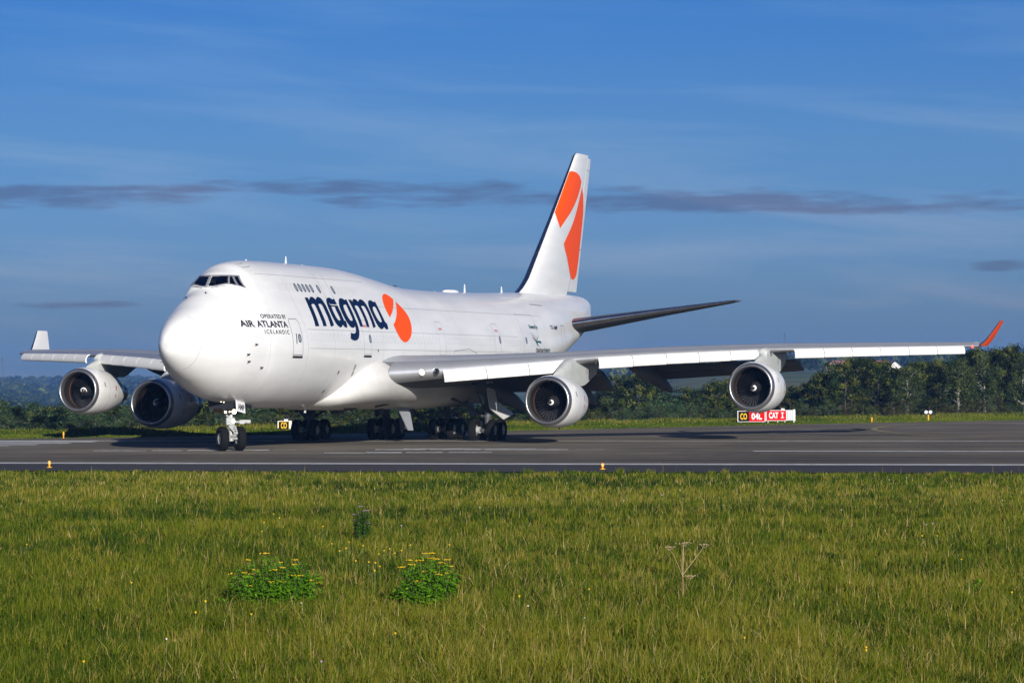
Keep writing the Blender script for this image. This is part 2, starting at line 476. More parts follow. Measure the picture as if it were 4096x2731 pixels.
hook = [(60, 153), (40, 166), (26.2, 173.9), (25.1, 178.5), (24.3, 184.0), (24.2, 191.3), (24.5, 197.0), (25.0, 201.0), (26.0, 205.5), (27.6, 210.9), (29.9, 215.6), (40, 229)]
xs_ = np.linspace(0, len(hook) - 1, 60); hk = [(float(pchip(t, range(len(hook)), [h[0] for h in hook])), float(pchip(t, range(len(hook)), [h[1] for h in hook]))) for t in xs_]
ribbon(hk, 0.42, 'taxiway_marking', PAINTY)
ribbon([(9.5, 170), (14.4, 181.1), (16.5, 185.2), (17.6, 188.8), (19.1, 193.8)], 0.3, 'taxiway_marking', PAINTY)
ribbon([(19.1, 193.8), (22, 204), (27.0, 213)], 0.2, 'taxiway_marking', PAINT2)
# curved tyre marks
SK = mat('tyre_rubber_trace', (0.026, 0.026, 0.028), 0.8, noise=0.35, nscale=0.8)
rnd = random.Random(5)
for k in range(16):
    x0 = rnd.uniform(-26, 24); y0 = rnd.uniform(128, 158) - 0.2255 * x0; L = rnd.uniform(10, 34); c = rnd.uniform(-0.004, 0.006)
    ribbon([(x0 + L * t / 14, y0 - 0.2255 * L * t / 14 + c * (L * t / 14) ** 2) for t in range(15)], rnd.uniform(0.15, 0.32), 'tyre_trace', SK, 0.0235 + 0.0002 * k)
for r0, yy in ((9, 191), (12, 189), (16, 193)):
    ribbon([(32 + r0 * 1.3 * math.cos(a), yy + r0 * math.sin(a) * 1.1) for a in np.linspace(2.2, 4.2, 24)], 0.4, 'tyre_trace', SK, 0.0275 + r0 * 0.00001)
LOGO = {
 'm': [[12.07,7.82],[12.47,7.83],[12.53,7.81],[12.53,7.77],[12.5,7.71],[12.58,7.72],[12.65,7.77],[12.83,7.85],[13.0,7.88],[13.16,7.88],[13.29,7.85],[13.4,7.79],[13.44,7.74],[13.49,7.75],[13.58,7.8],[13.76,7.87],[13.93,7.9],[14.11,7.89],[14.26,7.85],[14.37,7.77],[14.43,7.66],[14.46,7.55],[14.47,7.42],[14.43,7.2],[14.39,6.98],[14.31,6.72],[14.25,6.4],[13.76,6.33],[13.77,6.45],[13.84,6.7],[13.91,6.94],[13.95,7.16],[13.99,7.38],[13.96,7.47],[13.87,7.52],[13.75,7.53],[13.61,7.52],[13.5,7.5],[13.43,7.28],[13.4,7.1],[13.34,6.87],[13.3,6.67],[13.26,6.49],[13.21,6.35],[12.78,6.34],[12.74,6.36],[12.8,6.55],[12.83,6.76],[12.9,7.0],[12.95,7.23],[12.97,7.4],[12.95,7.48],[12.84,7.51],[12.7,7.5],[12.51,7.45],[12.48,7.43],[12.44,7.23],[12.39,7.04],[12.3,6.78],[12.24,6.56],[12.18,6.33],[11.71,6.32],[11.67,6.35],[11.75,6.57],[11.83,6.81],[11.91,7.06],[11.97,7.32],[12.04,7.6]],
 'a': [[15.07,7.82],[15.22,7.87],[15.45,7.9],[15.62,7.89],[15.75,7.85],[15.89,7.81],[16.18,7.87],[16.14,7.7],[16.14,7.55],[16.13,7.34],[16.1,7.13],[16.02,6.88],[15.98,6.67],[16.14,6.69],[16.19,6.64],[16.1,6.36],[16.0,6.32],[15.83,6.31],[15.69,6.34],[15.61,6.4],[15.55,6.47],[15.41,6.39],[15.25,6.33],[15.1,6.31],[14.91,6.34],[14.74,6.42],[14.62,6.54],[14.57,6.72],[14.57,6.92],[14.61,7.14],[14.65,7.34],[14.75,7.55],[14.85,7.69],[14.98,7.79]],
 'ah': [[15.18,7.42],[15.67,7.43],[15.58,7.22],[15.57,7.04],[15.55,6.85],[15.52,6.75],[15.42,6.69],[15.29,6.68],[15.15,6.72],[15.07,6.84],[15.07,7.01],[15.11,7.23]],
 'g': [[16.8,7.83],[16.95,7.88],[17.18,7.91],[17.36,7.9],[17.52,7.86],[17.61,7.82],[17.93,7.88],[17.91,7.72],[17.89,7.52],[17.86,7.3],[17.8,7.06],[17.72,6.81],[17.69,6.56],[17.65,6.34],[17.6,6.13],[17.49,5.95],[17.35,5.79],[17.14,5.69],[16.9,5.64],[16.62,5.63],[16.37,5.67],[16.15,5.74],[16.31,6.05],[16.48,6.03],[16.72,6.01],[16.92,6.03],[17.07,6.09],[17.17,6.21],[17.22,6.33],[17.23,6.42],[17.12,6.36],[16.95,6.32],[16.78,6.31],[16.59,6.34],[16.41,6.44],[16.29,6.58],[16.21,6.79],[16.23,7.03],[16.27,7.26],[16.37,7.46],[16.54,7.65]],
 'gh': [[16.95,7.46],[17.06,7.53],[17.22,7.56],[17.41,7.57],[17.47,7.53],[17.42,7.3],[17.37,7.07],[17.33,6.87],[17.26,6.75],[17.17,6.7],[17.01,6.69],[16.87,6.72],[16.8,6.84],[16.78,7.0],[16.82,7.21],[16.88,7.36]],
 'm2': [[18.17,7.86],[18.58,7.86],[18.65,7.83],[18.61,7.77],[18.67,7.77],[18.81,7.85],[18.97,7.9],[19.13,7.92],[19.31,7.9],[19.43,7.85],[19.49,7.78],[19.55,7.78],[19.69,7.86],[19.87,7.9],[20.06,7.92],[20.27,7.89],[20.4,7.82],[20.52,7.71],[20.55,7.57],[20.53,7.36],[20.47,7.13],[20.38,6.88],[20.3,6.65],[20.26,6.42],[19.83,6.35],[19.83,6.45],[19.92,6.75],[20.02,7.02],[20.09,7.26],[20.09,7.42],[20.06,7.51],[19.97,7.55],[19.78,7.55],[19.59,7.53],[19.59,7.34],[19.54,7.11],[19.46,6.86],[19.38,6.63],[19.3,6.39],[18.9,6.39],[18.98,6.63],[19.06,6.86],[19.11,7.08],[19.14,7.3],[19.14,7.46],[19.08,7.53],[18.93,7.56],[18.76,7.55],[18.62,7.49],[18.62,7.32],[18.57,7.1],[18.49,6.85],[18.44,6.64],[18.38,6.4],[17.96,6.4],[17.99,6.59],[18.06,6.86],[18.13,7.1],[18.16,7.36],[18.18,7.6]],
 'a2': [[21.12,7.84],[21.3,7.89],[21.53,7.9],[21.7,7.87],[21.81,7.83],[21.88,7.8],[22.15,7.85],[22.14,7.7],[22.1,7.49],[22.06,7.28],[22.01,7.06],[21.96,6.83],[21.98,6.67],[22.12,6.67],[22.12,6.57],[22.06,6.34],[21.94,6.31],[21.77,6.3],[21.62,6.33],[21.53,6.39],[21.5,6.45],[21.38,6.38],[21.21,6.32],[21.02,6.3],[20.85,6.33],[20.66,6.43],[20.55,6.62],[20.54,6.85],[20.6,7.08],[20.65,7.31],[20.75,7.54],[20.89,7.71]],
 'a2h': [[21.21,7.45],[21.33,7.52],[21.5,7.55],[21.67,7.55],[21.71,7.5],[21.69,7.33],[21.64,7.11],[21.58,6.9],[21.51,6.75],[21.4,6.69],[21.27,6.68],[21.15,6.71],[21.06,6.82],[21.03,6.97],[21.06,7.16],[21.11,7.33]],
 'b1': [[24.41,8.33],[24.68,8.33],[24.89,8.27],[25.11,8.2],[25.27,8.12],[25.38,8.05],[25.05,7.85],[24.67,7.64],[24.32,7.47],[23.86,7.27],[23.45,7.12],[23.08,6.98],[23.08,7.14],[23.1,7.32],[23.18,7.55],[23.35,7.79],[23.59,8.03],[23.83,8.18],[24.06,8.26],[24.24,8.31]],
 'b2': [[25.54,7.92],[25.69,7.8],[25.88,7.64],[26.0,7.46],[26.06,7.27],[26.03,7.07],[25.93,6.84],[25.78,6.59],[25.57,6.31],[25.43,6.15],[25.19,5.96],[24.88,5.79],[24.58,5.68],[24.34,5.62],[24.12,5.62],[23.88,5.65],[23.56,5.77],[23.32,5.96],[23.15,6.2],[23.07,6.42],[23.04,6.57],[23.51,6.76],[24.01,6.99],[24.43,7.2],[24.92,7.5],[25.24,7.71]],
 'f1': [[64.87,17.86],[65.62,17.93],[66.52,17.88],[67.27,17.69],[67.78,17.32],[67.47,16.85],[66.79,16.23],[65.88,15.6],[64.68,14.96],[63.49,14.42],[62.17,13.79],[61.8,14.42],[61.49,14.88],[62.34,15.63],[63.53,16.66],[64.27,17.36]],
 'f2': [[68.05,16.96],[68.38,16.46],[68.55,15.84],[68.6,15.21],[68.44,14.58],[68.12,13.66],[67.8,12.84],[67.57,12.21],[67.32,11.57],[66.94,10.85],[66.54,10.57],[65.94,10.4],[65.34,10.42],[64.84,10.65],[64.32,11.2],[63.74,11.89],[63.16,12.39],[62.88,12.77],[63.76,13.29],[64.81,13.91],[65.71,14.53],[66.63,15.38],[67.4,16.22]],
}

# ------------------------------------------------------------------ the aircraft (own frame: x aft from the nose, port = -y, z up)
jet = empty('cargo_aircraft', (-16.69175, 139.55952, 0.02), R_(71.59288),
            'white four-engined freighter, humped nose, navy lettering and orange fin emblem, on the runway', 'airplane')

# x, top z, bottom z, half width, z of max width, upper lobe radius
ST = np.array([[0.5,5.32,5.28,0.02,5.3,0.02],[0.6,5.72,4.9,0.38,5.3,0.36],[0.9,6.1,4.55,0.68,5.3,0.64],[1.5,6.53,4.12,1.02,5.3,0.95],[2.3,6.92,3.72,1.38,5.28,1.34],[3.2,7.3,3.36,1.76,5.26,1.66],[4.0,7.7,3.06,2.07,5.25,1.74],[4.6,7.98,2.86,2.27,5.25,1.66],[4.95,8.18,2.76,2.36,5.25,1.56],[5.3,8.6,2.67,2.44,5.25,1.5],[5.7,8.88,2.59,2.52,5.25,1.56],[6.3,9.12,2.5,2.64,5.25,1.68],[7.2,9.46,2.39,2.84,5.25,1.85],[9.0,9.66,2.2,3.08,5.25,2.02],[12.0,9.71,2.09,3.23,5.25,2.09],[16.0,9.71,2.06,3.25,5.25,2.1],[20.0,9.68,2.06,3.27,5.25,2.13],[23.0,9.53,2.07,3.3,5.25,2.23],[26.0,9.28,2.08,3.34,5.25,2.41],[29.0,9.0,2.09,3.36,5.25,2.73],[32.0,8.86,2.11,3.38,5.25,3.0],[36.0,8.83,2.14,3.36,5.3,3.2],[44.0,8.93,2.21,3.4,5.35,3.29],[48.0,9.02,2.59,3.26,5.4,3.16],[52.0,9.15,3.28,3.13,5.6,3.04],[56.0,9.22,4.1,2.74,5.95,2.65],[60.0,9.28,5.05,2.2,6.5,2.12],[64.0,9.32,5.98,1.58,7.1,1.54],[67.0,9.28,6.68,0.98,7.6,0.95],[68.6,9.1,7.1,0.62,7.9,0.61],[69.3,8.8,7.5,0.34,8.05,0.34]])


def section(q, n=48):
    zt, zb, w, zc, ru = q
    ru = min(ru, w); zu = zt - ru; d = max(zu - zc, 1e-4)
    th = math.acos(min(max((w - ru) / d, -1), 1))
    a1 = np.linspace(0, th, n // 3); a2 = np.linspace(th, PI, n - n // 3)
    p1 = np.stack([ru * np.sin(a1), zu + ru * np.cos(a1)], 1)
    p2 = np.stack([w * np.sin(a2), zc + w * np.cos(a2)], 1)
    b = p2[:, 1] < zc
    p2[b, 1] = zc + (p2[b, 1] - zc) * (zc - zb) / w
    return np.concatenate([p1, p2])


FX = np.unique(np.round(np.concatenate([[0.5, 0.515, 0.54, 0.57, 0.6, 0.66, 0.75], np.arange(0.9, 8, 0.13), np.arange(8, 69.3, 0.45), [68.9, 69.1, 69.3]]), 3))
FQ = np.stack([pchip(FX, ST[:, 0], ST[:, k]) for k in range(1, 6)], 1)
ZG = np.linspace(1.9, 9.85, 320)
WG = np.full((len(FX), len(ZG)), -1.0)
for i_, q_ in enumerate(FQ):
    s_ = section(q_, 120)[::-1]
    WG[i_] = np.interp(ZG, s_[:, 1], s_[:, 0], left=-1, right=-1)


def Wf(x, z):
    i = int(np.clip(np.searchsorted(FX, x) - 1, 0, len(FX) - 2)); t = (x - FX[i]) / (FX[i + 1] - FX[i])
    a = np.interp(z, ZG, WG[i]); b = np.interp(z, ZG, WG[i + 1])
    return a + (b - a) * min(max(t, 0), 1)


def Xf(y, z):
    """front surface: x where the half width reaches |y| at height z"""
    c = np.array([np.interp(z, ZG, WG[i]) for i in range(len(FX))])
    k = np.argmax(c >= abs(y))
    if k == 0: return FX[0]
    a, b = c[k - 1], c[k]; a = max(a, 0) if a > -0.9 else 0
    t = (abs(y) - a) / max(b - a, 1e-6)
    return FX[k - 1] + (FX[k] - FX[k - 1]) * min(max(t, 0), 1)


rings = []
for x, q in zip(FX, FQ):
    s = section(q)
    ring = [(x, y, z) for y, z in s] + [(x, -y, z) for y, z in s[::-1][1:-1]]
    rings.append(ring)
v_, f_ = loft(rings, True, True)
fuselage = new_obj('fuselage', v_, f_, M['white'], jet, autosmooth=60)


def fill2d(loops, material, gx, gz):
    """fill 2D loops (holes allowed) and cut along a grid so that it can follow a curved skin; returns a bmesh"""
    cu = bpy.data.curves.new('tmp', 'CURVE'); cu.dimensions = '2D'; cu.fill_mode = 'BOTH'
    for lp in loops:
        sp = cu.splines.new('POLY'); sp.points.add(len(lp) - 1)
        for p, (a, b) in zip(sp.points, lp): p.co = (a, b, 0, 1)
        sp.use_cyclic_u = True
    return curve_to_bm(cu, gx, gz)


def curve_to_bm(cu, gx, gz):
    o = bpy.data.objects.new('tmp', cu); COL.objects.link(o)
    me = bpy.data.meshes.new_from_object(o.evaluated_get(bpy.context.evaluated_depsgraph_get()))
    bpy.data.objects.remove(o); bpy.data.curves.remove(cu)
    bm = bmesh.new(); bm.from_mesh(me); bpy.data.meshes.remove(me)
    if not bm.verts: return bm
    xs = [v.co.x for v in bm.verts]; ys = [v.co.y for v in bm.verts]
    for g_, lo, hi, no in ((gx, min(xs), max(xs), (1, 0, 0)), (gz, min(ys), max(ys), (0, 1, 0))):
        c = math.floor(lo / g_) * g_ + g_
        while c < hi:
            bmesh.ops.bisect_plane(bm, geom=bm.verts[:] + bm.edges[:] + bm.faces[:], plane_co=(c * no[0], c * no[1], 0), plane_no=no)
            c += g_
    return bm


def bm_obj(bm, name, material, parent, smooth=True):
    me = bpy.data.meshes.new(name); bm.to_mesh(me); bm.free(); me.materials.append(material)
    me.polygons.foreach_set('use_smooth', [smooth] * len(me.polygons))
    o = bpy.data.objects.new(name, me); COL.objects.link(o); o.parent = parent
    return o


def side_decal(name, loops, material, parent=None, side=-1, off=0.012, fn=None, gx=0.5, gz=0.12, bm=None):
    fn = fn or Wf
    bm = bm or fill2d(loops, material, gx, gz)
    bm.verts.ensure_lookup_table()
    for v in bm.verts:
        x, z = v.co.x, v.co.y
        v.co = (x, side * (fn(x, z) + off), z)
    for f in bm.faces:
        f.normal_update()
        if f.normal.y * side < 0: f.normal_flip()
    return bm_obj(bm, name, material, parent or fuselage)


def front_decal(name, loop, material, parent=None, off=0.012, g_=0.08):
    """loop in (y, z), projected along x on the nose"""
    bm = fill2d([loop], material, g_, g_)
    for v in bm.verts:
        y, z = v.co.x, v.co.y
        x = Xf(y, z)
        ny = (Xf(y * 0.97, z) - Xf(y * 1.03, z)) ; 
        v.co = (x - off * 0.8, y * (1 + off * 0.35), z + off * 0.6)
    for f in bm.faces:
        f.normal_update()
        if f.normal.x > 0: f.normal_flip()
    return bm_obj(bm, name, material, parent or fuselage)


def text_decal(name, body, x0, x1, z0, z1, material, side=-1, shear=0.0, spacing=1.0, fn=None, parent=None, bold=0.0, off=0.013, flip=False):
    """lettering fitted in the box x0..x1, z0..z1 of the side view"""
    cu = bpy.data.curves.new('tmp', 'FONT'); cu.body = body; cu.space_character = spacing; cu.offset = bold; cu.resolution_u = 4; cu.shear = shear
    bm = curve_to_bm(cu, 0.5, 10.0)
    xs = [v.co.x for v in bm.verts]; ys = [v.co.y for v in bm.verts]
    a, b, c, d = min(xs), max(xs), min(ys), max(ys)
    for v in bm.verts:
        v.co = (x0 + (v.co.x - a) / (b - a) * (x1 - x0), z0 + (v.co.y - c) / (d - c) * (z1 - z0), 0)
    lo, hi = z0, z1
    k = math.floor(lo / 0.12) * 0.12 + 0.12
    while k < hi:
        bmesh.ops.bisect_plane(bm, geom=bm.verts[:] + bm.edges[:] + bm.faces[:], plane_co=(0, k, 0), plane_no=(0, 1, 0)); k += 0.12
    return side_decal(name, None, material, parent, side, off, fn, bm=bm)


# ---- livery (port side, as seen)
side_decal('lettering', [LOGO['m']], M['navy'])
side_decal('lettering', [LOGO['a'], LOGO['ah']], M['navy'])
side_decal('lettering', [LOGO['g'], LOGO['gh']], M['navy'])
side_decal('lettering', [LOGO['m2']], M['navy'])
side_decal('lettering', [LOGO['a2'], LOGO['a2h']], M['navy'])
side_decal('emblem', [LOGO['b1']], M['orange'])
side_decal('emblem', [LOGO['b2']], M['orange'])
text_decal('lettering', 'OPERATED', 6.42, 8.17, 6.65, 6.86, M['ink'], bold=0.02, spacing=1.1)
text_decal('lettering', 'BY', 8.30, 8.66, 6.65, 6.86, M['ink'], bold=0.02)
text_decal('lettering', 'AIR', 4.50, 5.62, 6.20, 6.53, M['ink'], bold=0.03)
text_decal('lettering', 'ATLANTA', 5.84, 8.50, 6.20, 6.53, M['ink'], bold=0.03)
text_decal('lettering', 'ICELANDIC', 6.28, 8.44, 5.87, 6.08, M['ink'], bold=0.02, spacing=1.45)
text_decal('lettering', 'TF-AMP', 51.83, 53.66, 6.72, 6.98, M['ink'], bold=0.02)
text_decal('lettering', 'Powered', 47.15, 48.38, 6.70, 6.97, M['teal'], bold=0.025)
text_decal('lettering', 'by', 48.50, 48.95, 6.62, 6.97, M['teal'], bold=0.025)
text_decal('lettering', 'chapman', 47.8, 49.55, 5.12, 5.56, M['ink'], bold=0.016)
text_decal('lettering', 'freeborn', 49.62, 51.07, 5.22, 5.56, M['teal'], bold=0.016)


def stroke(p, q, w0, w1=None):
    w1 = w0 if w1 is None else w1
    p, q = Vector((*p, 0)), Vector((*q, 0)); d = (q - p).normalized(); n = Vector((-d.y, d.x, 0))
    return [tuple((p + n * w0).xy), tuple((q + n * w1).xy), tuple((q - n * w1).xy), tuple((p - n * w0).xy)]


c0 = (48.0, 5.87)
sb = bmesh.new()
mb = None
star = []
for q, w in (((47.24, 6.44), .02), ((47.3, 6.16), .018), ((47.78, 6.36), .018), ((48.2, 6.28), .015), ((48.6, 6.2), .03), ((48.3, 5.68), .06), ((48.64, 5.54), .02), ((49.0, 5.90), .05)):
    side_decal('emblem_ray', [stroke(c0, q, w * 1.3, w)], M['teal'], gx=0.3)
side_decal('emblem_ray', [[(48.55, 5.93), (48.85, 5.96), (49.1, 5.9), (49.12, 5.8), (48.95, 5.77), (48.7, 5.83)], [(48.72, 5.88), (48.9, 5.9), (49.0, 5.86), (48.95, 5.83), (48.85, 5.83)]], M['teal'], gx=0.3)


def rrect(cx, cz, w, h, n=5, r=None):
    r = r or w / 2; pts = []
    for sx, sz, a0 in ((1, 1, 0), (-1, 1, 90), (-1, -1, 180), (1, -1, 270)):
        for i in range(n + 1):
            a = R_(a0 + 90 * i / n); pts.append((cx + sx * (w / 2 - r) + r * math.cos(a), cz + sz * (h / 2 - r) + r * math.sin(a)))
    return pts


def cabin_window(x, z, side=-1):
    fr = side_decal('cabin_window', [rrect(x, z, 0.34, 0.44), rrect(x, z, 0.20, 0.32)], M['frame_dark'], side=side)
    side_decal('window_pane', [rrect(x, z, 0.20, 0.32)], M['cabglass'], parent=fr, side=side, off=0.008)


M['frame_dark'] = mat('window_rim_dark', (0.025, 0.03, 0.05), 0.4)
for side in (-1, 1):
    for x in (11.6, 12.12, 12.64, 13.17, 13.70, 14.66, 16.67): cabin_window(x, 8.33, side)
    for x, z in ((9.48, 5.68), (18.99, 5.75), (40.54, 5.92), (45.78, 5.94)): cabin_window(x, z, side)


M['seam3'] = mat('seam_very_faint', (0.50, 0.51, 0.52), 0.5)


def line_loop(pts, w):
    return [stroke(pts[i], pts[i + 1], w / 2) for i in range(len(pts) - 1)]


def outline(name, pts, w, material, parent=None, side=-1, off=0.009):
    bmm = None
    objs = []
    vs, fs = [], []
    for lp in line_loop(pts, w):
        bm = fill2d([lp], material, 0.6, 0.15)
        b = len(vs)
        bm.verts.ensure_lookup_table(); bm.verts.index_update()
        vs += [(v.co.x, side * (Wf(v.co.x, v.co.y) + off), v.co.y) for v in bm.verts]
        fs += [tuple(b + v.index for v in f.verts) for f in bm.faces]
        bm.free()
    return new_obj(name, vs, fs, material, parent or fuselage)


def main_door(x0, x1, z0, z1, side=-1, strong=True, seam='seam'):
    r = 0.14
    pts = [(x0, z0), (x0, z1 - r), (x0 + r, z1), (x1 - r, z1), (x1, z1 - r), (x1, z0 + 0.04), (x0, z0 + 0.04)]
    d = outline('cabin_door', pts, 0.045 if strong else 0.03, M[seam], side=side)
    side_decal('door_sill', [[(x0 - 0.02, z0 - 0.02), (x0 - 0.02, z0 - 0.13), (x1 + 0.02, z0 - 0.13), (x1 + 0.02, z0 - 0.02)]], M['dark'], parent=d, side=side, off=0.02)
    return d


for side in (-1, 1):
    d = main_door(8.72, 9.78, 4.80, 6.66, side)
    side_decal('door_handle', [stroke((9.12, 5.92), (9.07, 5.40), 0.035)], M['frame_dark'], parent=d, side=side, off=0.03)
    main_door(18.05, 19.12, 4.88, 6.75, side, False, 'seam2')
    main_door(29.68, 30.72, 4.90, 6.85, side, False, 'seam2')
    main_door(39.6, 40.65, 5.02, 6.9, side, False, 'seam2')
    d = outline('cabin_door', [(54.5, 5.75), (54.75, 7.02), (55.65, 7.02), (55.6, 5.9)], 0.05, M['seam'], side=side)
    # upper deck door with its lip
    d = outline('upper_door', [(15.08, 9.15), (15.08, 7.6), (15.2, 7.52), (16.05, 7.52), (16.17, 7.6), (16.17, 9.15)], 0.03, M['seam'], side=side)
    side_decal('door_lip', [[(15.1, 7.60), (15.2, 7.53), (16.1, 7.53), (16.17, 7.6), (16.17, 7.56), (16.12, 7.49), (15.18, 7.49), (15.08, 7.57)]], M['decalwhite'], parent=d, side=side, off=0.03)
    side_decal('door_sill', [[(15.2, 7.49), (16.14, 7.49), (16.14, 7.42), (15.2, 7.42)]], M['dark'], parent=d, side=side, off=0.02)
    # cargo doors and skin laps
    outline('cargo_door', [(45.2, 4.85), (45.2, 7.6), (48.6, 7.6), (48.6, 6.2)], 0.03, M['seam2'], side=side)
    outline('service_hatch', [(32.0, 4.78), (32.1, 5.2), (33.5, 5.26), (34.8, 5.31), (36.1, 5.1), (36.4, 4.8)], 0.035, M['seam'], side=side)
    for zz, xa, xb in ((6.15, 10.6, 44.0), (5.18, 10.6, 44.0), (7.55, 20.8, 50.0), (8.92, 7.6, 22.0)):
        outline('panel_seam', [(xa + (xb - xa) * i / 20, zz) for i in range(21)], 0.022, M['seam2'], side=side)
    outline('panel_seam', [(10.4, 3.3 + 0.5 * i) for i in range(12)], 0.02, M['seam2'], side=side)
    for x, z, w, h, mk in ((15.03, 3.94, .16, .2, 'dark'), (14.69, 2.94, .14, .2, 'dark'), (17.08, 4.22, .22, .34, 'seam'), (17.1, 3.89, .22, .3, 'seam'), (20.07, 5.12, .12, .14, 'dark')):
        side_decal('vent_port', [rrect(x, z, w, h)], M[mk], side=side)
side_decal('door_marking', [[(18.3, 6.38), (18.3, 6.5), (18.85, 6.5), (18.85, 6.38)]], mat('pale_red_marking', (0.55, 0.22, 0.25), 0.5))
side_decal('door_marking', [[(30.0, 6.38), (30.0, 6.5), (30.5, 6.5), (30.5, 6.38)]], bpy.data.materials['pale_red_marking'])
side_decal('door_marking', [[(39.95, 6.42), (39.95, 6.54), (40.45, 6.54), (40.45, 6.42)]], bpy.data.materials['pale_red_marking'])

# pitot probes and vanes
for side in (-1, 1):
    for x, z in ((4.75, 4.85), (4.9, 4.5), (5.35, 5.34), (6.1, 4.2)):
        y = side * (Wf(x, z))
        b = MB(); b.box((x, y + side * 0.05, z), (0.14, 0.10, 0.05)); b.tube((x + 0.05, y + side * 0.11, z), (x - 0.3, y + side * 0.13, z - 0.02), 0.022, 0.012, 8)
        b.build('pitot_probe', M['frame_dark'], fuselage)
for y, z in ((-0.23, 7.83), (0.75, 7.6)):
    x = Xf(y, z); b = MB(); b.tube((x + 0.02, y, z), (x - 0.10, y, z + 0.10), 0.03, 0.02, 8); b.tube((x - 0.10, y, z + 0.10), (x - 0.06, y - .1, z + 0.06), 0.02, 0.01, 6); b.build('washer_nozzle', M['frame_dark'], fuselage)

# cockpit glazing: real openings with a dark flight deck behind clear panes
fr = [(0.0, 8.17), (-.28, 8.19), (-.49, 8.23), (-.67, 8.27), (-.98, 8.33), (-1.32, 8.25), (-1.53, 8.15), (-1.09, 8.79), (-.8, 8.80), (0.0, 8.80)]
P1 = [(-.07, 8.235), (-.27, 8.235), (-.48, 8.28), (-.67, 8.32), (-.94, 8.38), (-.78, 8.74), (-.07, 8.74)]
S1 = [(-.84, 8.73), (-.905, 8.735), (-1.245, 8.30), (-1.17, 8.31), (-1.01, 8.36)]
S2 = [(-.965, 8.735), (-1.075, 8.74), (-1.46, 8.21), (-1.315, 8.275)]


def carve(mb):
    c = mb.build('tmp_cut', M['cabin'], jet)
    for p in c.data.polygons: p.use_smooth = False
    bmc = bmesh.new(); bmc.from_mesh(c.data); bmesh.ops.recalc_face_normals(bmc, faces=bmc.faces); bmc.to_mesh(c.data); bmc.free()
    md = fuselage.modifiers.new('cut', 'BOOLEAN'); md.operation = 'DIFFERENCE'; md.solver = 'EXACT'; md.material_mode = 'TRANSFER'; md.object = c
    bpy.context.view_layer.update()
    dg = bpy.context.evaluated_depsgraph_get()
    me = bpy.data.meshes.new_from_object(fuselage.evaluated_get(dg)); fuselage.modifiers.clear(); fuselage.data = me
    bpy.data.objects.remove(c)


M['cabin'] = mat('flight_deck_dark', (0.012, 0.014, 0.018), 0.8, spec=.1)
bmf = bmesh.new(); bmf.from_mesh(fuselage.data); bmesh.ops.remove_doubles(bmf, verts=bmf.verts, dist=.0004); bmesh.ops.dissolve_degenerate(bmf, edges=bmf.edges, dist=.0004); bmesh.ops.recalc_face_normals(bmf, faces=bmf.faces); bmf.to_mesh(fuselage.data); bmf.free()
fuselage.data.materials.append(M['cabin'])
b = MB(); b.box((6.65, 0, 7.98), (1.5, 1.9, 1.24)); carve(b)
for s in (1, -1):
    for lp in (P1, S1, S2):
        b = MB(); b.prism([(y * s, z) for y, z in lp], 3.2, 6.35, 'x'); carve(b)
gm = bpy.data.materials.new('cockpit_glass'); gm.use_nodes = True; g = NG(gm.node_tree); gm.node_tree.nodes.clear()
tr = g.n('ShaderNodeBsdfTransparent', ins={'Color': (.80, .88, .92, 1)}); gl = g.n('ShaderNodeBsdfGlossy', ins={'Color': (.10, .13, .19, 1), 'Roughness': .03}); fz = g.n('ShaderNodeFresnel', ins={'IOR': 1.5})
mx = g.n('ShaderNodeMixShader', ins={0: fz.outputs[0], 1: tr.outputs[0], 2: gl.outputs[0]}); oo = g.n('ShaderNodeOutputMaterial'); g.link(mx.outputs[0], oo.inputs[0])
M['cglass'] = gm


def front_frame(loops, material, off, name='window_frame'):
    bm = fill2d(loops, material, .07, .07)
    for v in bm.verts:
        y, z = v.co.x, v.co.y
        v.co = (Xf(y, z) - off * 0.8, y * (1 + off * 0.35), z + off * 0.6)
    for f in bm.faces:
        f.normal_update()
        if f.normal.x > 0: f.normal_flip()
    return bm_obj(bm, name, material, fuselage)


def shrink(lp, k):
    cy = sum(p[0] for p in lp) / len(lp); cz = sum(p[1] for p in lp) / len(lp)
    return [(cy + (y - cy) * k, cz + (z - cz) * k) for y, z in lp]


for s in (1, -1):
    W_ = lambda lp: [(y * s, z) for y, z in lp]
    front_frame([W_(fr), W_(shrink(P1, .98)), W_(shrink(S1, .96)), W_(shrink(S2, .96))], M['frame'], .028)
    for k, lp in enumerate((P1, S1, S2)):
        bm = fill2d([W_(lp)], M['cglass'], .09, .09)
        for v in bm.verts:
            y, z = v.co.x, v.co.y; v.co = (Xf(y, z) - .004, y * 1.001, z + .003)
        bm_obj(bm, 'cockpit_window', M['cglass'], fuselage)
    # wiper
    pa = Vector((Xf(.60 * s, 8.2) - 0.06, -.60 * s, 8.22)); pb = Vector((Xf(.2, 8.2) - .06, -.25 * s, 8.14)); pc = Vector((Xf(.9, 8.28) - .07, -.92 * s, 8.25))
    b = MB(); b.tube(pb, pa, 0.014, 0.014, 6); b.tube(pa, pc, 0.014, 0.01, 6); b.build('windscreen_wiper', M['frame_dark'], fuselage)


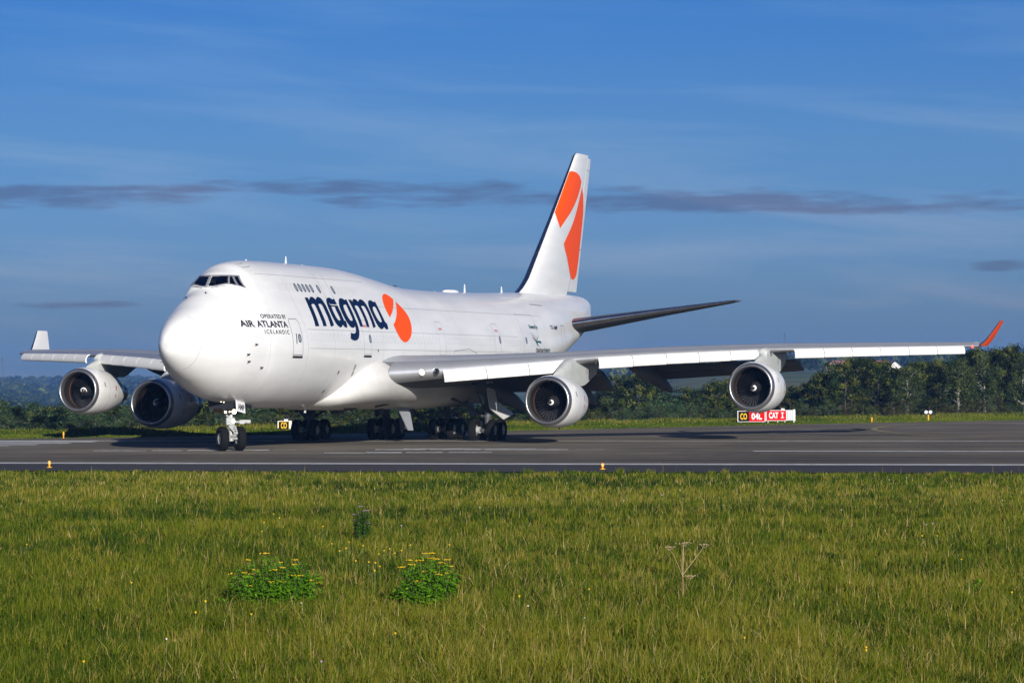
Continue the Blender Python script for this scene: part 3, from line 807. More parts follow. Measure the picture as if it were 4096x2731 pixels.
def make_pilot():
    """seated figure grown from a skeleton; aircraft coordinates, facing the nose"""
    X, Y, Z = 6.08, -.50, 7.72
    J = [((.05, 0, .12), .15), ((.04, 0, .35), .14), ((.02, 0, .55), .15), ((0, 0, .66), .07), ((-.01, 0, .74), .06), ((-.03, 0, .86), .095), ((-.02, 0, .94), .07),
         ((.02, .20, .58), .065), ((-.08, .26, .36), .045), ((-.32, .20, .36), .036), ((-.40, .18, .38), .034),
         ((.02, -.20, .58), .065), ((-.08, -.26, .36), .045), ((-.32, -.20, .36), .036), ((-.40, -.18, .38), .034),
         ((-.02, .11, .06), .09), ((-.42, .12, .08), .065), ((-.02, -.11, .06), .09), ((-.42, -.12, .08), .065)]
    E_ = [(0, 1), (1, 2), (2, 3), (3, 4), (4, 5), (5, 6), (2, 7), (7, 8), (8, 9), (9, 10), (2, 11), (11, 12), (12, 13), (13, 14), (0, 15), (15, 16), (0, 17), (17, 18)]
    me = bpy.data.meshes.new('person'); me.from_pydata([(X + a, Y + b_, Z + c) for (a, b_, c), r in J], E_, [])
    o = bpy.data.objects.new('person', me); COL.objects.link(o)
    sk = o.modifiers.new('skin', 'SKIN'); ly = me.skin_vertices[0] if me.skin_vertices else None
    if ly is None:
        bm = bmesh.new(); bm.from_mesh(me); bm.verts.layers.skin.verify(); bm.to_mesh(me); bm.free(); ly = me.skin_vertices[0]
    for i, (_, r) in enumerate(J): ly.data[i].radius = (r, r)
    ly.data[0].use_root = True
    ss = o.modifiers.new('sub', 'SUBSURF'); ss.levels = 1; ss.render_levels = 1
    bpy.context.view_layer.update()
    dg = bpy.context.evaluated_depsgraph_get()
    m2 = bpy.data.meshes.new_from_object(o.evaluated_get(dg)); o.modifiers.clear(); o.data = m2
    m2.materials.clear(); skin = mat('skin', (.45, .27, .19), .6); shirt = mat('white_shirt', (.8, .82, .82), .8); trou = mat('dark_trousers', (.02, .02, .03), .8)
    for q in (skin, shirt, trou): m2.materials.append(q)
    for p in m2.polygons:
        c = p.center; z = c.z - Z; x = c.x - X
        p.material_index = 0 if z > .66 or (x < -.2 and z > .28) else (2 if z < .17 else 1); p.use_smooth = True
    o.matrix_world = jet.matrix_world.copy() if False else Matrix.Translation(jet.location) @ Matrix.Rotation(jet.rotation_euler[2], 4, 'Z')
    tag(o, 'pilot in a white shirt sitting behind the cockpit window', 'person')
    hair = MB(); hair.lathe([(0, .005), (-.015, .06), (-.05, .10), (-.10, .108), (-.15, .09)], (X - .01, Y, Z + .985), (-.25, 0, 1), 16); h = hair.build('hair', mat('brown_hair', (.05, .03, .02), .8), o)
    cap = MB(); cap.tube((X - .12, Y, Z + .87), (X - .155, Y, Z + .845), .018, .014, 8); cap.build('nose', skin, o)
    st_ = MB(); st_.box((X + .22, Y, Z + .38), (.12, .5, .8)); st_.box((X + .20, Y, Z + .86), (.1, .28, .2)); seat = st_.build('pilot_seat', M['cabin'], jet)


make_pilot()
# crew hatch, radome seam
outline('crew_hatch', [(7.2, 9.22), (7.3, 9.40), (7.9, 9.47), (7.95, 9.3), (7.2, 9.22)], 0.03, M['seam'])


def ring_seam(x, tilt, w, name, material, r_off=0.008):
    vs = []; n = 96
    for k in (0, 1):
        for i in range(n):
            a = 2 * PI * i / n
            # march outward from the axis in a tilted plane
            lo, hi = 0.0, 3.6
            for _ in range(22):
                r = (lo + hi) / 2; y = r * math.sin(a); z = 5.25 + r * math.cos(a); xx = x + tilt * (z - 5.25) + (k - 0.5) * w
                if abs(y) < Wf(xx, z): lo = r
                else: hi = r
            y = (lo + r_off) * math.sin(a); z = 5.25 + (lo + r_off) * math.cos(a); vs.append((x + tilt * (z - 5.25) + (k - 0.5) * w, y, z))
    fs = [(i, (i + 1) % n, n + (i + 1) % n, n + i) for i in range(n)]
    return new_obj(name, vs, fs, material, fuselage)


ring_seam(1.72, 0.12, 0.022, 'radome_seam', M['seam2'])
for x_ in (6.6, 13.9, 20.9, 27.2, 33.4, 38.7, 44.4, 50.4, 56.2): ring_seam(x_, 0.0, 0.022, 'panel_seam', M['seam3'])
doors_x = (9.2, 18.6, 30.2, 40.1, 45.8, 40.5)
for k_ in range(78):
    x_ = 10.9 + .508 * k_
    if min(abs(x_ - q) for q in doors_x) < .75: continue
    side_decal('window_plug', [rrect(x_, 5.75, .30, .42), rrect(x_, 5.75, .25, .37)], M['seam3'], off=.007)
for x_ in (9.55, 10.06, 10.57, 11.08, 17.2, 17.7, 18.2, 18.7, 19.2, 19.7): side_decal('window_plug', [rrect(x_, 8.33, .30, .40), rrect(x_, 8.33, .25, .35)], M['seam3'], off=.007)

# aerials and the dome on the spine
def blade(x, h, sweep=0.15, c=0.30):
    z0 = float(pchip(x, ST[:, 0], ST[:, 1])) - 0.03
    b = MB(); vs = []
    for zz, k in ((0, 1.0), (h, 0.45)):
        vs += [(x + sweep * zz, 0, z0 + zz), (x + sweep * zz + c * k * .5, 0.03 * k, z0 + zz), (x + sweep * zz + c * k, 0, z0 + zz), (x + sweep * zz + c * k * .5, -0.03 * k, z0 + zz)]
    b.add(vs, [(0, 1, 5, 4), (1, 2, 6, 5), (2, 3, 7, 6), (3, 0, 4, 7), (4, 5, 6, 7)])
    b.build('blade_aerial', M['decalwhite'], fuselage)
blade(14.9, 0.42); blade(43.4, 0.55, c=.4); blade(50.6, 0.42, c=.4); blade(9.7, 0.10, c=.3); blade(17.2, 0.07); blade(38.0, 0.07)
b = MB(); prof = [(0, 0.02), (.03, .28), (.12, .40), (.25, .42), (.36, .38), (.42, .02)]
vs = []
for j, (h, r) in enumerate([(0, .42), (.07, .42), (.13, .35), (.16, .2), (.17, .02)]):
    for i in range(20):
        a = 2 * PI * i / 20; vs.append((40.9 + 2.4 * r * math.cos(a), r * math.sin(a), 8.86 + h))
fs = [(j * 20 + i, j * 20 + (i + 1) % 20, (j + 1) * 20 + (i + 1) % 20, (j + 1) * 20 + i) for j in range(4) for i in range(20)]
new_obj('satellite_dome', vs, fs, M['decalwhite'], fuselage)
b = MB(); b.tube((31.3, 0, 8.82), (31.3, 0, 9.02), 0.14, 0.10, 12); b.build('beacon', M['dark'], fuselage)
# escape-slide strip and hatch lines near the fin
side_decal('spine_strip', [stroke((46.3, 8.66), (52.2, 8.62), 0.03)], M['decalwhite'], off=0.03)
side_decal('spine_hatch', [stroke((50.2, 8.32), (52.6, 8.28), 0.03)], M['seam'], off=0.02)
# exhaust of the tail unit
b = MB(); b.lathe([(0, .30), (.35, .27), (.35, .22), (0.02, .22)], (69.15, 0, 8.1), (1, 0, 0.1), 24); b.build('tail_exhaust', M['darkmetal'], jet)

# ---- wing to body fairing
def superring(x, w, zt, zb, n=56, e=2.5):
    zc = (zt + zb) / 2; h = (zt - zb) / 2; out = []
    for i in range(n):
        a = 2 * PI * i / n; c, s = math.cos(a), math.sin(a)
        out.append((x, w * math.copysign(abs(s) ** (2 / e), s), zc + h * math.copysign(abs(c) ** (2 / e), c)))
    return out
FF = np.array([[15.6, 1.2, 3.2, 2.25], [16.3, 2.1, 3.6, 2.1], [17.0, 2.9, 3.95, 2.0], [18.0, 3.42, 4.4, 1.95], [19.2, 3.72, 4.8, 1.92], [20.5, 3.86, 5.05, 1.9], [23, 3.92, 5.15, 1.9], [27, 3.92, 5.0, 1.87], [32, 3.9, 4.8, 1.83], [36, 3.88, 4.8, 1.84], [39.5, 3.75, 4.9, 1.9], [42.5, 3.45, 4.9, 2.03], [45.5, 2.9, 4.7, 2.25], [48, 2.0, 4.2, 2.7]])
xs = np.concatenate([np.arange(15.6, 21, .25), np.arange(21, 48.01, .6)])
rr = [superring(x, *[float(pchip(x, FF[:, 0], FF[:, k])) for k in (1, 2, 3)]) for x in xs]
v_, f_ = loft(rr, True, True)
fairing = new_obj('body_fairing', v_, f_, M['belly'], jet, autosmooth=60)
for y, x in ((-1.55, 18.6), (-2.35, 21.2)):
    z = 2.12 if y > -2 else 2.30
    b = MB(); b.add([(x, y - .30, z - .10 + .02), (x + 1.9, y - .45, z - .13), (x + 1.0, y + .12, z - .30), (x + 1.0, y - .2, z - 0.05)], [(0, 2, 1), (0, 1, 3), (0, 3, 2), (1, 2, 3)])
    b.build('air_scoop', M['dark'], fairing)
b = MB(); b.box((16.4, -0.5, 1.95), (0.22, 0.02, 0.28)); b.build('drain_mast', M['decalwhite'], fuselage)

# ---- wings
LEX = lambda y: 20.05 + 0.886 * (y - 3.6)
def TEX(y): return float(np.interp(y, [0, 3.3, 12.4, 31.4, 33], [34.2, 34.9, 36.9, 48.9, 50]))
LEZ = lambda y: float(np.interp(y, [2, 3.6, 6.1, 8, 9.9, 11.7, 13, 16.5, 20.8, 25, 31.4], [3.72, 3.82, 4.02, 4.2, 4.38, 4.55, 4.70, 4.93, 5.14, 5.24, 5.36]))
THK = lambda y: float(np.interp(y, [3, 8, 13, 22, 31.4], [.128, .105, .088, .078, .078]))
INC = lambda y: float(np.interp(y, [3, 12, 31.4], [2.4, 1.0, -1.2]))


def naca(t, c):
    yt = 5 * t * (0.2969 * math.sqrt(c) - 0.126 * c - 0.3516 * c ** 2 + 0.2843 * c ** 3 - 0.1036 * c ** 4)
    return yt


def wing_pt(y, c, up, s):
    """c chord fraction; up=+1/-1 surface"""
    ch = TEX(y) - LEX(y); t = THK(y); a = R_(INC(y))
    h = naca(t, c) * (1.15 if up > 0 else 0.85) * up + 0.015 * math.sin(PI * min(c, 1)) 
    xx = c * ch; zz = h * ch
    return (LEX(y) + xx * math.cos(a) + zz * math.sin(a), s * y, LEZ(y) - xx * math.sin(a) + zz * math.cos(a))


YS = [2.4, 3.2, 3.8, 4.5, 5.3, 6.1, 7, 8, 9, 10, 11, 12.4, 13.5, 15, 17, 19, 21, 23, 25, 27, 29, 30.5, 31.4]
CU = [0.06, .09, .13, .18, .25, .33, .42, .52, .62, .72, .82, .92, 1.0]
CL = [0.0, .002, .006, .012, .02, .035, .055]
wings = {}
for s in (-1, 1):
    rings = []
    for y in YS:
        r = [wing_pt(y, c, 1, s) for c in CU] + [wing_pt(y, c, -1, s) for c in CU[::-1]]
        rings.append(r)
    v_, f_ = loft(rings, True, True)
    n = len(rings[0])
    fm = []
    for f in f_:
        if len(f) > 4: fm.append(0); continue
        i = f[0] % n
        fm.append(1 if i >= len(CU) - 1 else 0)
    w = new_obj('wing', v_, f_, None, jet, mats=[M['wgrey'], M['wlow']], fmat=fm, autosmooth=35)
    wings[s] = w
    rings = [[wing_pt(y, c, 1, s) for c in [.0605] + CL[::-1]] + [wing_pt(y, c, -1, s) for c in CL[1:] + [.0605]] for y in YS if y > 3.3]
    rings.append([tuple(np.array(wing_pt(31.4, c_, u_, s)) + np.array([.35 + .0 * c_, s * .35, 0.02])) for c_, u_ in [(.0605, 1)] + [(c, 1) for c in CL[::-1]] + [(c, -1) for c in CL[1:] + [.0605]]])
    v_, f_ = loft(rings, False)
    new_obj('leading_edge', v_, f_, M['le'], w, autosmooth=80)
    # deployed leading-edge flaps
    nrm = Vector((-.749, s * .663, 0))
    def krueger(ya, yb, sc, flat=False):
        prof = [(.02, .01), (.10, -.01), (.20, -.07), (.28, -.17), (.335, -.30), (.36, -.44), (.355, -.54), (.33, -.60), (.29, -.625), (.25, -.61), (.235, -.57), (.26, -.52), (.285, -.44), (.26, -.30), (.20, -.19), (.13, -.11), (.02, -.05)]
        if flat: prof = [(.03, .0), (.10, -.06), (.20, -.20), (.28, -.36), (.33, -.50), (.35, -.58), (.345, -.63), (.31, -.655), (.27, -.64), (.25, -.59), (.22, -.46), (.15, -.28), (.03, -.10)]
        rings = []
        for i in range(5):
            y = ya + (yb - ya) * i / 4
            p = Vector((LEX(y), s * y, LEZ(y) + 0.02))
            rings.append([p + nrm * (a * sc - .03) + Vector((0, 0, b_ * sc)) for a, b_ in prof])
        v_, f_ = loft(rings, True, True)
        return new_obj('leading_edge_flap', v_, f_, M['white2'], w, autosmooth=40)
    g_ = 0.018
    for ya, yb in ((6.15, 8.05), (8.05, 9.95), (9.95, 11.65)): krueger(ya + g_, yb - g_, 1.0, True)
    e = [13.1, 14.68, 16.26, 17.8, 19.3, 20.65]
    for i in range(5): krueger(e[i] + g_, e[i + 1] - g_, 1.0 - .03 * i)
    e = [22.4, 23.85, 25.25, 26.65, 28.1, 29.52, 30.95]
    for i in range(6): krueger(e[i] + g_, e[i + 1] - g_, .86 - .02 * i)
    # hinge arms visible in the pylon gap
    b = MB(); 
    for y in (22.1, 13.0, 21.3): b.tube((LEX(y) + .1, s * y, LEZ(y) - .05), Vector((LEX(y), s * y, LEZ(y) - .35)) + nrm * .2, .03, .03, 6)
    b.build('flap_hinge_arm', M['geardark'], w)
    # trailing-edge flaps
    def flap(ya, yb, drop, c0, c1, tex0, tex1, z0, z1):
        rings = []
        for i in range(7):
            t = i / 6; y = ya + (yb - ya) * t; c = c0 + (c1 - c0) * t; x1 = tex0 + (tex1 - tex0) * t; zt = z0 + (z1 - z0) * t
            r = []
            for k in range(16):
                a = 2 * PI * k / 16; u = .5 + .5 * math.cos(a); h = naca(.12, max(u, 0)) * (1 if math.sin(a) >= 0 else -1) if 0 < k < 16 and k != 8 else 0
                px, pz = -c * (1 - u), h * c * (1 if k else 0)
                ang = R_(drop)
                r.append((x1 + px * math.cos(ang) + pz * math.sin(ang), s * y, zt - px * math.sin(ang) + pz * math.cos(ang)))
            rings.append(r)
        v_, f_ = loft(rings, True, True)
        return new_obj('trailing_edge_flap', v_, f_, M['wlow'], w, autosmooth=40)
    flap(4.2, 11.1, 22, 3.4, 3.1, 37.4, 38.9, 2.75, 2.8)
    flap(4.2, 11.1, 14, 2.6, 2.4, 35.9, 37.4, 3.45, 3.55)
    flap(12.7, 21.3, 20, 2.4, 1.8, 39.4, 44.6, 3.4, 3.95)
    flap(12.7, 21.3, 12, 2.0, 1.5, 38.2, 43.6, 3.8, 4.3)
    # flap track fairings
    for y, x0, x1, zr, zt_, rr_ in ((5.6, 29.0, 38.8, 3.2, 1.75, .48), (9.9, 30.5, 39.4, 3.6, 2.0, .46), (14.0, 33.0, 41.4, 4.1, 2.72, .42), (18.3, 36.0, 44.0, 4.5, 3.2, .38)):
        rings = []
        for i in range(15):
            t = i / 14; r = rr_ * (math.sin(PI * min(t * 1.0, 1) ** .8) ** .55 if 0 < t < 1 else .0) + .012
            zc = zr + (zt_ - zr) * t ** 1.5
            rings.append([(x0 + (x1 - x0) * t, s * y + .62 * r * math.cos(a), zc + 1.15 * r * math.sin(a)) for a in [2 * PI * k / 18 for k in range(18)]])
        v_, f_ = loft(rings, True, True)
        new_obj('flap_track_fairing', v_, f_, M['wlow'], w, autosmooth=60)
    # landing lights in the root leading edge
    for y, lit in ((5.25, True), (5.85, False)):
        p = Vector(wing_pt(y, .0, 1, s)); q = p + Vector((.03, 0, -.02)); nn = Vector((-.80, s * .60, -.02)).normalized()
        b = MB(); b.lathe([(-.25, .16), (.055, .20), (.06, .17), (-.05, .02)], q, nn, 20); lo = b.build('landing_light', M['darkmetal' if not lit else 'frame'], w)
        b = MB(); b.lathe([(.035, .12 if lit else .10), (.05, .09 if lit else .07), (.058, .001)], q, nn, 16); b.build('lamp_lens', M['lamp' if lit else 'glass'], w)
    # wing tip light and winglet
    b = MB(); b.lathe([(0, .02), (.08, .09), (.25, .10), (.4, .02)], (LEX(31.4) - .0, s * 31.35, LEZ(31.4) + .0), (1, s * .2, 0), 12); b.build('wingtip_light', M['redlamp'] if s < 0 else M['glass'], w)
    secs = [(31.25, 45.6, 49.0, 5.36, .07), (31.6, 46.1, 49.2, 5.42, .07), (31.85, 46.9, 49.5, 5.75, .06), (32.15, 47.9, 49.95, 6.35, .055), (32.42, 48.8, 50.3, 6.93, .05)]
    rings = []
    for (y, xl, xt, z, t) in secs:
        ch = xt - xl; up = [(xl + c * ch, y - naca(t, c) * ch * .9, z + naca(t, c) * ch * .35) for c in (0, .02, .06, .12, .25, .45, .7, 1)]
        lw = [(xl + c * ch, y + naca(t, c) * ch * .9, z - naca(t, c) * ch * .35) for c in (.7, .45, .25, .12, .06, .02)]
        rings.append([(a, s * b_, c_) for a, b_, c_ in up + lw])
    v_, f_ = loft(rings, True, True)
    n = len(rings[0]); fm = []
    for f in f_:
        if len(f) > 4: fm.append(2); continue
        i = f[0] % n; j = f[0] // n
        # the two faces of the winglet wear different paint; its front edge and root are bare
        lead = i in (0, 1, 12, 13) or j == 0
        fm.append(2 if lead else (0 if i < 7 else 1))
    new_obj('winglet', v_, f_, None, w, mats=[M['white'], M['orangedeep'] if 'orangedeep' in M else M['orange'], M['metal']], fmat=fm, autosmooth=40)

# ---- tail fin
ZL = [8.6, 9.19, 9.62, 10.24, 11.13, 12.47, 14.76, 17.2, 18.9, 19.15, 19.30]
XL = [51.5, 53.7, 54.78, 55.87, 56.97, 58.65, 61.52, 64.47, 66.45, 66.75, 67.3]
XT = lambda z: float(np.interp(z, [8.6, 9.43, 19.34], [66.8, 67.1, 70.9]))
FL = lambda z: float(np.interp(z, ZL, XL))


def fin_half(x, z):
    a, b = FL(z), XT(z); c = min(max((x - a) / (b - a), 0), 1)
    ch = min(b - a, 11.5)
    return naca(.095, c) * ch * float(np.interp(z, [19.1, 19.3], [1, .55]))


def fin_part(name, c0, c1, material, parent, lead=False, grow=0.0):
    zs = sorted(set(list(np.linspace(8.6, 19.0, 34)) + [19.1, 19.2, 19.27, 19.3]))
    if name == 'rudder': zs = [z for z in zs if 9.5 < z < 19.15]
    rings = []
    N = 12
    for z in zs:
        a, b = FL(z), XT(z)
        cs = [c0 + (c1 - c0) * (i / N) ** (2 if lead or c0 == 0 else 1) for i in range(N + 1)]
        pts = [(a + (b - a) * c, fin_half(a + (b - a) * c, z) + grow, z) for c in cs]
        r = [(x, -y, z_) for x, y, z_ in pts[::-1]] + [(x, y, z_) for x, y, z_ in (pts[1:] if c0 == 0 else pts)]
        rings.append(r)
    v_, f_ = loft(rings, c0 > 0, c0 > 0)
    if c0 == 0: 
        n = len(rings[0]); f_ = f_ + [tuple(range((len(rings) - 1) * n, len(rings) * n))]
    return new_obj(name, v_, f_, material, parent, autosmooth=40)


fin = fin_part('tail_fin', 0.013, 0.765, M['white'], jet)
fin_part('fin_leading_edge', 0.0, 0.013, M['metal'], fin)
rud = fin_part('rudder', 0.775, 1.0, M['white'], fin)
def _split(lp, side_hinge):
    return lp
HX = lambda z: FL(z) + .77 * (XT(z) - FL(z))
LOGO['f1'] = [(max(x, FL(z) + .016 * (XT(z) - FL(z))), z) for x, z in LOGO['f1']]
side_decal('emblem', [LOGO['f1']], M['orange'], parent=fin, fn=fin_half, off=0.02, gx=.1, gz=.2)
side_decal('emblem', [LOGO['f2']], M['orange'], parent=fin, fn=fin_half, off=0.02, gx=.2, gz=.3)
for s in (1,):
    side_decal('emblem', [LOGO['f1']], M['orange'], side=1, parent=fin, fn=fin_half, off=0.012, gx=.4, gz=.4)
    side_decal('emblem', [LOGO['f2']], M['orange'], side=1, parent=fin, fn=fin_half, off=0.014, gx=.3, gz=.4)
for seg in ([(HX(z), z) for z in np.linspace(9.5, 19.0, 16)], [(HX(12.6) , 12.6), (XT(12.6) - .05, 12.55)], [(HX(18.2), 18.25), (XT(18.2) - .05, 18.2)]):
    for a_, b_ in zip(seg[:-1], seg[1:]):
        side_decal('rudder_seam', [stroke(a_, b_, .02)], M['seam'] if a_[1] > 17 or a_[1] < 10.5 else M['frame_dark'], parent=fin, fn=fin_half, off=0.02, gx=1, gz=1) if abs(a_[1] - b_[1]) < .1 or a_[1] < 10.5 else None

# ---- tailplanes
for s in (-1, 1):
    rings, rl = [], []
    for y, xl, xt, z, t in ((1.2, 57.8, 67.4, 7.0, .10), (2.2, 58.5, 67.7, 7.18, .10), (6.6, 63.2, 69.0, 8.02, .09), (10.6, 67.6, 70.25, 8.76, .085), (11.08, 68.4, 70.45, 8.88, .05)):
        ch = xt - xl
        P_ = lambda c, u: (xl + c * ch, s * y, z + u * naca(t, c) * ch)
        cs = [.05, .09, .15, .25, .4, .6, .8, 1.0]
        rings.append([P_(c, 1) for c in cs] + [P_(c, -1) for c in cs[::-1]])
        rl.append([P_(c, 1) for c in (.05, .03, .015, .006, .002, 0)] + [P_(c, -1) for c in (.002, .006, .015, .03, .05)])
    v_, f_ = loft(rings, True, True)
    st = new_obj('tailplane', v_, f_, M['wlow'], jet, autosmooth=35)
    v_, f_ = loft(rl, False, False)
    new_obj('leading_edge', v_, f_, M['metal'], st, autosmooth=80)
    side_decal('tailplane_seal', [rrect(61.8, 7.15, 6.6, 1.9, r=.8)], M['belly'], side=s, off=0.010)

# ---- engines
def make_engine(y, x0, z0, shade):
    """x0: inlet lip plane; axis nearly along x; returns the cowl"""
    ax = Vector((1, 0, -0.035)).normalized(); c = Vector((x0, y, z0)); n = 56
    b = MB(); b.lathe([(.24, 1.345), (.5, 1.40), (.9, 1.435), (1.4, 1.445), (2.0, 1.43), (2.6, 1.38), (3.2, 1.29), (3.7, 1.19), (4.15, 1.09), (4.35, 1.03), (4.35, .99), (3.9, .98)], c, ax, n)
    cowl = b.build('engine', M['white'], jet, auto=50)
    def sub(name, prof, m, nn=n, auto=60):
        bb = MB(); bb.lathe(prof, c, ax, nn); return bb.build(name, m, cowl, auto=auto)
    sub('inlet_lip', [(.245, 1.352), (.16, 1.325), (.08, 1.285), (.03, 1.245), (.0, 1.20), (.012, 1.165), (.05, 1.135), (.12, 1.105), (.22, 1.085), (.36, 1.075)], M['lip'], auto=80)
    sub('inlet_liner', [(.355, 1.076), (.6, 1.085), (.88, 1.11), (1.15, 1.13)], M['liner'])
    sub('fan_strip', [(1.15, 1.128), (1.24, 1.128)], M['copper'])
    sub('fan_case', [(1.24, 1.13), (1.7, 1.13), (1.72, .3)], M['dark'])
    # fan
    bl = MB(); u = ax.orthogonal().normalized(); w_ = ax.cross(u)
    for i in range(38):
        a0 = 2 * PI * i / 38
        vs = []
        for r, tw, ch in ((.34, .12, .20), (.6, .17, .22), (.85, .22, .24), (1.115, .30, .26)):
            for k in (-1, 1):
                a = a0 + k * (tw * .34) / max(r, .3) * .5 + r * .05
                vs.append(c + ax * (1.34 + k * ch * .3) + (u * math.cos(a) + w_ * math.sin(a)) * r)
        bl.add(vs, [(0, 1, 3, 2), (2, 3, 5, 4), (4, 5, 7, 6)])
    bl.build('fan', M['fan'], cowl, auto=80)
    sp = sub('spinner', [(.66, .004), (.675, .07), (.72, .14), (.80, .215), (.92, .28), (1.08, .33), (1.22, .345), (1.4, .345)], M['spinner'], 32)
    # white comma swirl on the spinner
    def spr(t): return [float(np.interp(t, [.004, .07, .14, .215, .28, .33], [.66, .675, .72, .80, .92, 1.08])), t]
    L_, N_ = [], 26
    vs = []
    for i in range(N_ + 1):
        t = i / N_; r = .03 + .20 * t ** .8; a = shade + 0.6 + 4.3 * t; w2 = .012 + .030 * math.sin(PI * min(t * 1.15, 1)) ** .6
        for k in (-1, 1):
            rr_ = r + k * w2; xa = spr(min(max(rr_, .004), .33))[0]
            vs.append(c + ax * (xa - .012) + (u * math.cos(a) + w_ * math.sin(a)) * rr_)
    new_obj('spinner_swirl', vs, [(2 * i, 2 * i + 1, 2 * i + 3, 2 * i + 2) for i in range(N_)], M['decalwhite'], sp)
    core = sub('core_cowl', [(3.9, .86), (4.4, .82), (4.9, .74), (5.5, .62), (5.9, .55), (5.9, .50), (5.5, .5)], M['darkmetal'])
    sub('exhaust_plug', [(5.3, .42), (5.9, .36), (6.4, .2), (6.7, .03)], M['darkmetal'])
    # cowl seams and hoist marks
    for xa, m_ in ((1.55, 'seam'), (3.05, 'seam')):
        rr_ = float(np.interp(xa, [.9, 1.4, 2.0, 2.6, 3.2], [1.435, 1.445, 1.43, 1.38, 1.29])) + .006
        sub('cowl_seam', [(xa, rr_), (xa + .03, rr_ - .002)], M[m_])
    sgn = -1
    for a, xa, w2, h2, mk in ((1.42, 2.55, .14, .26, 'red'), (1.75, 2.45, .10, .20, 'red'), (1.30, 1.0, .16, .28, 'seam')):
        vs = []
        for da, dx in ((-1, -1), (1, -1), (1, 1), (-1, 1)):
            aa = a + da * h2 / 2 / 1.4; xx = xa + dx * w2 / 2
            rr_ = float(np.interp(xx, [.9, 1.4, 2.0, 2.6, 3.2], [1.435, 1.445, 1.43, 1.38, 1.29])) + .012
            vs.append((x0 + xx, y - rr_ * math.sin(aa), z0 - .035 * xx + rr_ * math.cos(aa)))
        new_obj('cowl_marking', vs, [(0, 1, 2, 3)], M[mk], cowl)
    b = MB(); b.tube(c + ax * 2.2 + Vector((0, 0, -1.42)), c + ax * 2.2 + Vector((0, 0, -1.50)), .05, .03, 8); b.build('drain_pipe', M['dark'], cowl)
    # pylon, side outline given relative to the lip, thin front edge
    s = -1 if y < 0 else 1; ya = abs(y)
    lx, lz = LEX(ya) - x0, LEZ(ya) - z0
    prof = [(1.15, 1.36, .03), (1.9, 1.62, .16), (2.8, lz * .86 + .02, .26), (lx - .25, lz + .02, .30), (lx + .9, lz + .13, .30), (lx + 4.6, lz + .0, .26)]
    bot = [(1.15, 1.30, .03), (1.9, 1.30, .16), (2.8, 1.2, .26), (4.2, .95, .30), (5.6, .78, .30), (lx + 4.6, lz - .75, .20)]
    if True:
        rings = []
        kk = np.arange(6); tq = np.linspace(0, 5, 31)
        prof = list(zip(*[pchip(tq, kk, [p[i] for p in prof]) for i in range(3)])); bot = list(zip(*[pchip(tq, kk, [p[i] for p in bot]) for i in range(3)]))
        for (xa, za, ta), (xb, zb, tb) in zip(prof, bot):
            rings.append([(x0 + xa, y - ta, z0 + za - .10), (x0 + xa, y - ta * .6, z0 + za + .01), (x0 + xa, y, z0 + za + .05), (x0 + xa, y + ta * .6, z0 + za + .01), (x0 + xa, y + ta, z0 + za - .10), (x0 + (xa + xb) / 2, y + ta * 1.05, z0 + (za + zb) / 2), (x0 + xb, y + tb, z0 + zb), (x0 + xb, y - tb, z0 + zb), (x0 + (xa + xb) / 2, y - ta * 1.05, z0 + (za + zb) / 2)])
        v_, f_ = loft(rings, True, True)
        new_obj('pylon', v_, f_, M['pylon'], cowl, autosmooth=50)
    return cowl


M['pylon'] = mat('pylon_paint', (0.50, 0.52, 0.50), 0.45, noise=0.2, nscale=1.5)
for y, x0, z0, ph in ((-11.83, 23.25, 2.36, 0.4), (11.83, 23.25, 2.30, 2.6), (-20.98, 32.2, 3.06, 0.0), (20.98, 32.2, 2.98, 4.0)):
    make_engine(y, x0, z0, ph)


# ---- landing gear
def tyre_prof(R=.62, w=.44, rim=.30):
    h = w / 2
    return [(-h * .62, rim), (-h * .95, rim + .06), (-h, R - .16), (-h * .93, R - .07), (-h * .72, R - .02), (-h * .5, R), (-h * .2, R + .002), (h * .2, R + .002), (h * .5, R), (h * .72, R - .02), (h * .93, R - .07), (h, R - .16), (h * .95, rim + .06), (h * .62, rim)]


def wheel(c, axis, parent, R=.62, w=.44, brake=0):
    b = MB(); b.lathe(tyre_prof(R, w), c, axis, 36, closed=False)
    b.build('tyre', M['tyre'], parent, auto=50)
    b = MB(); rim = .30
    for s in (-1, 1):
        b.lathe([(s * w * .31, rim), (s * w * .36, rim - .02), (s * w * .33, rim - .05), (s * w * .18, rim - .09), (s * w * .16, .15), (s * w * .30, .12), (s * w * .36, .07), (s * w * .36, .001)], c, axis, 24)
        ax = Vector(axis).normalized(); u = ax.orthogonal().normalized(); v = ax.cross(u)
        for k in range(9):
            a = 2 * PI * k / 9; p = Vector(c) + (u * math.cos(a) + v * math.sin(a)) * .185
            b.tube(p + ax * s * w * .15, p + ax * s * w * .21, .028, .02, 6)
    b.build('rim', M['rim'], parent, auto=40)


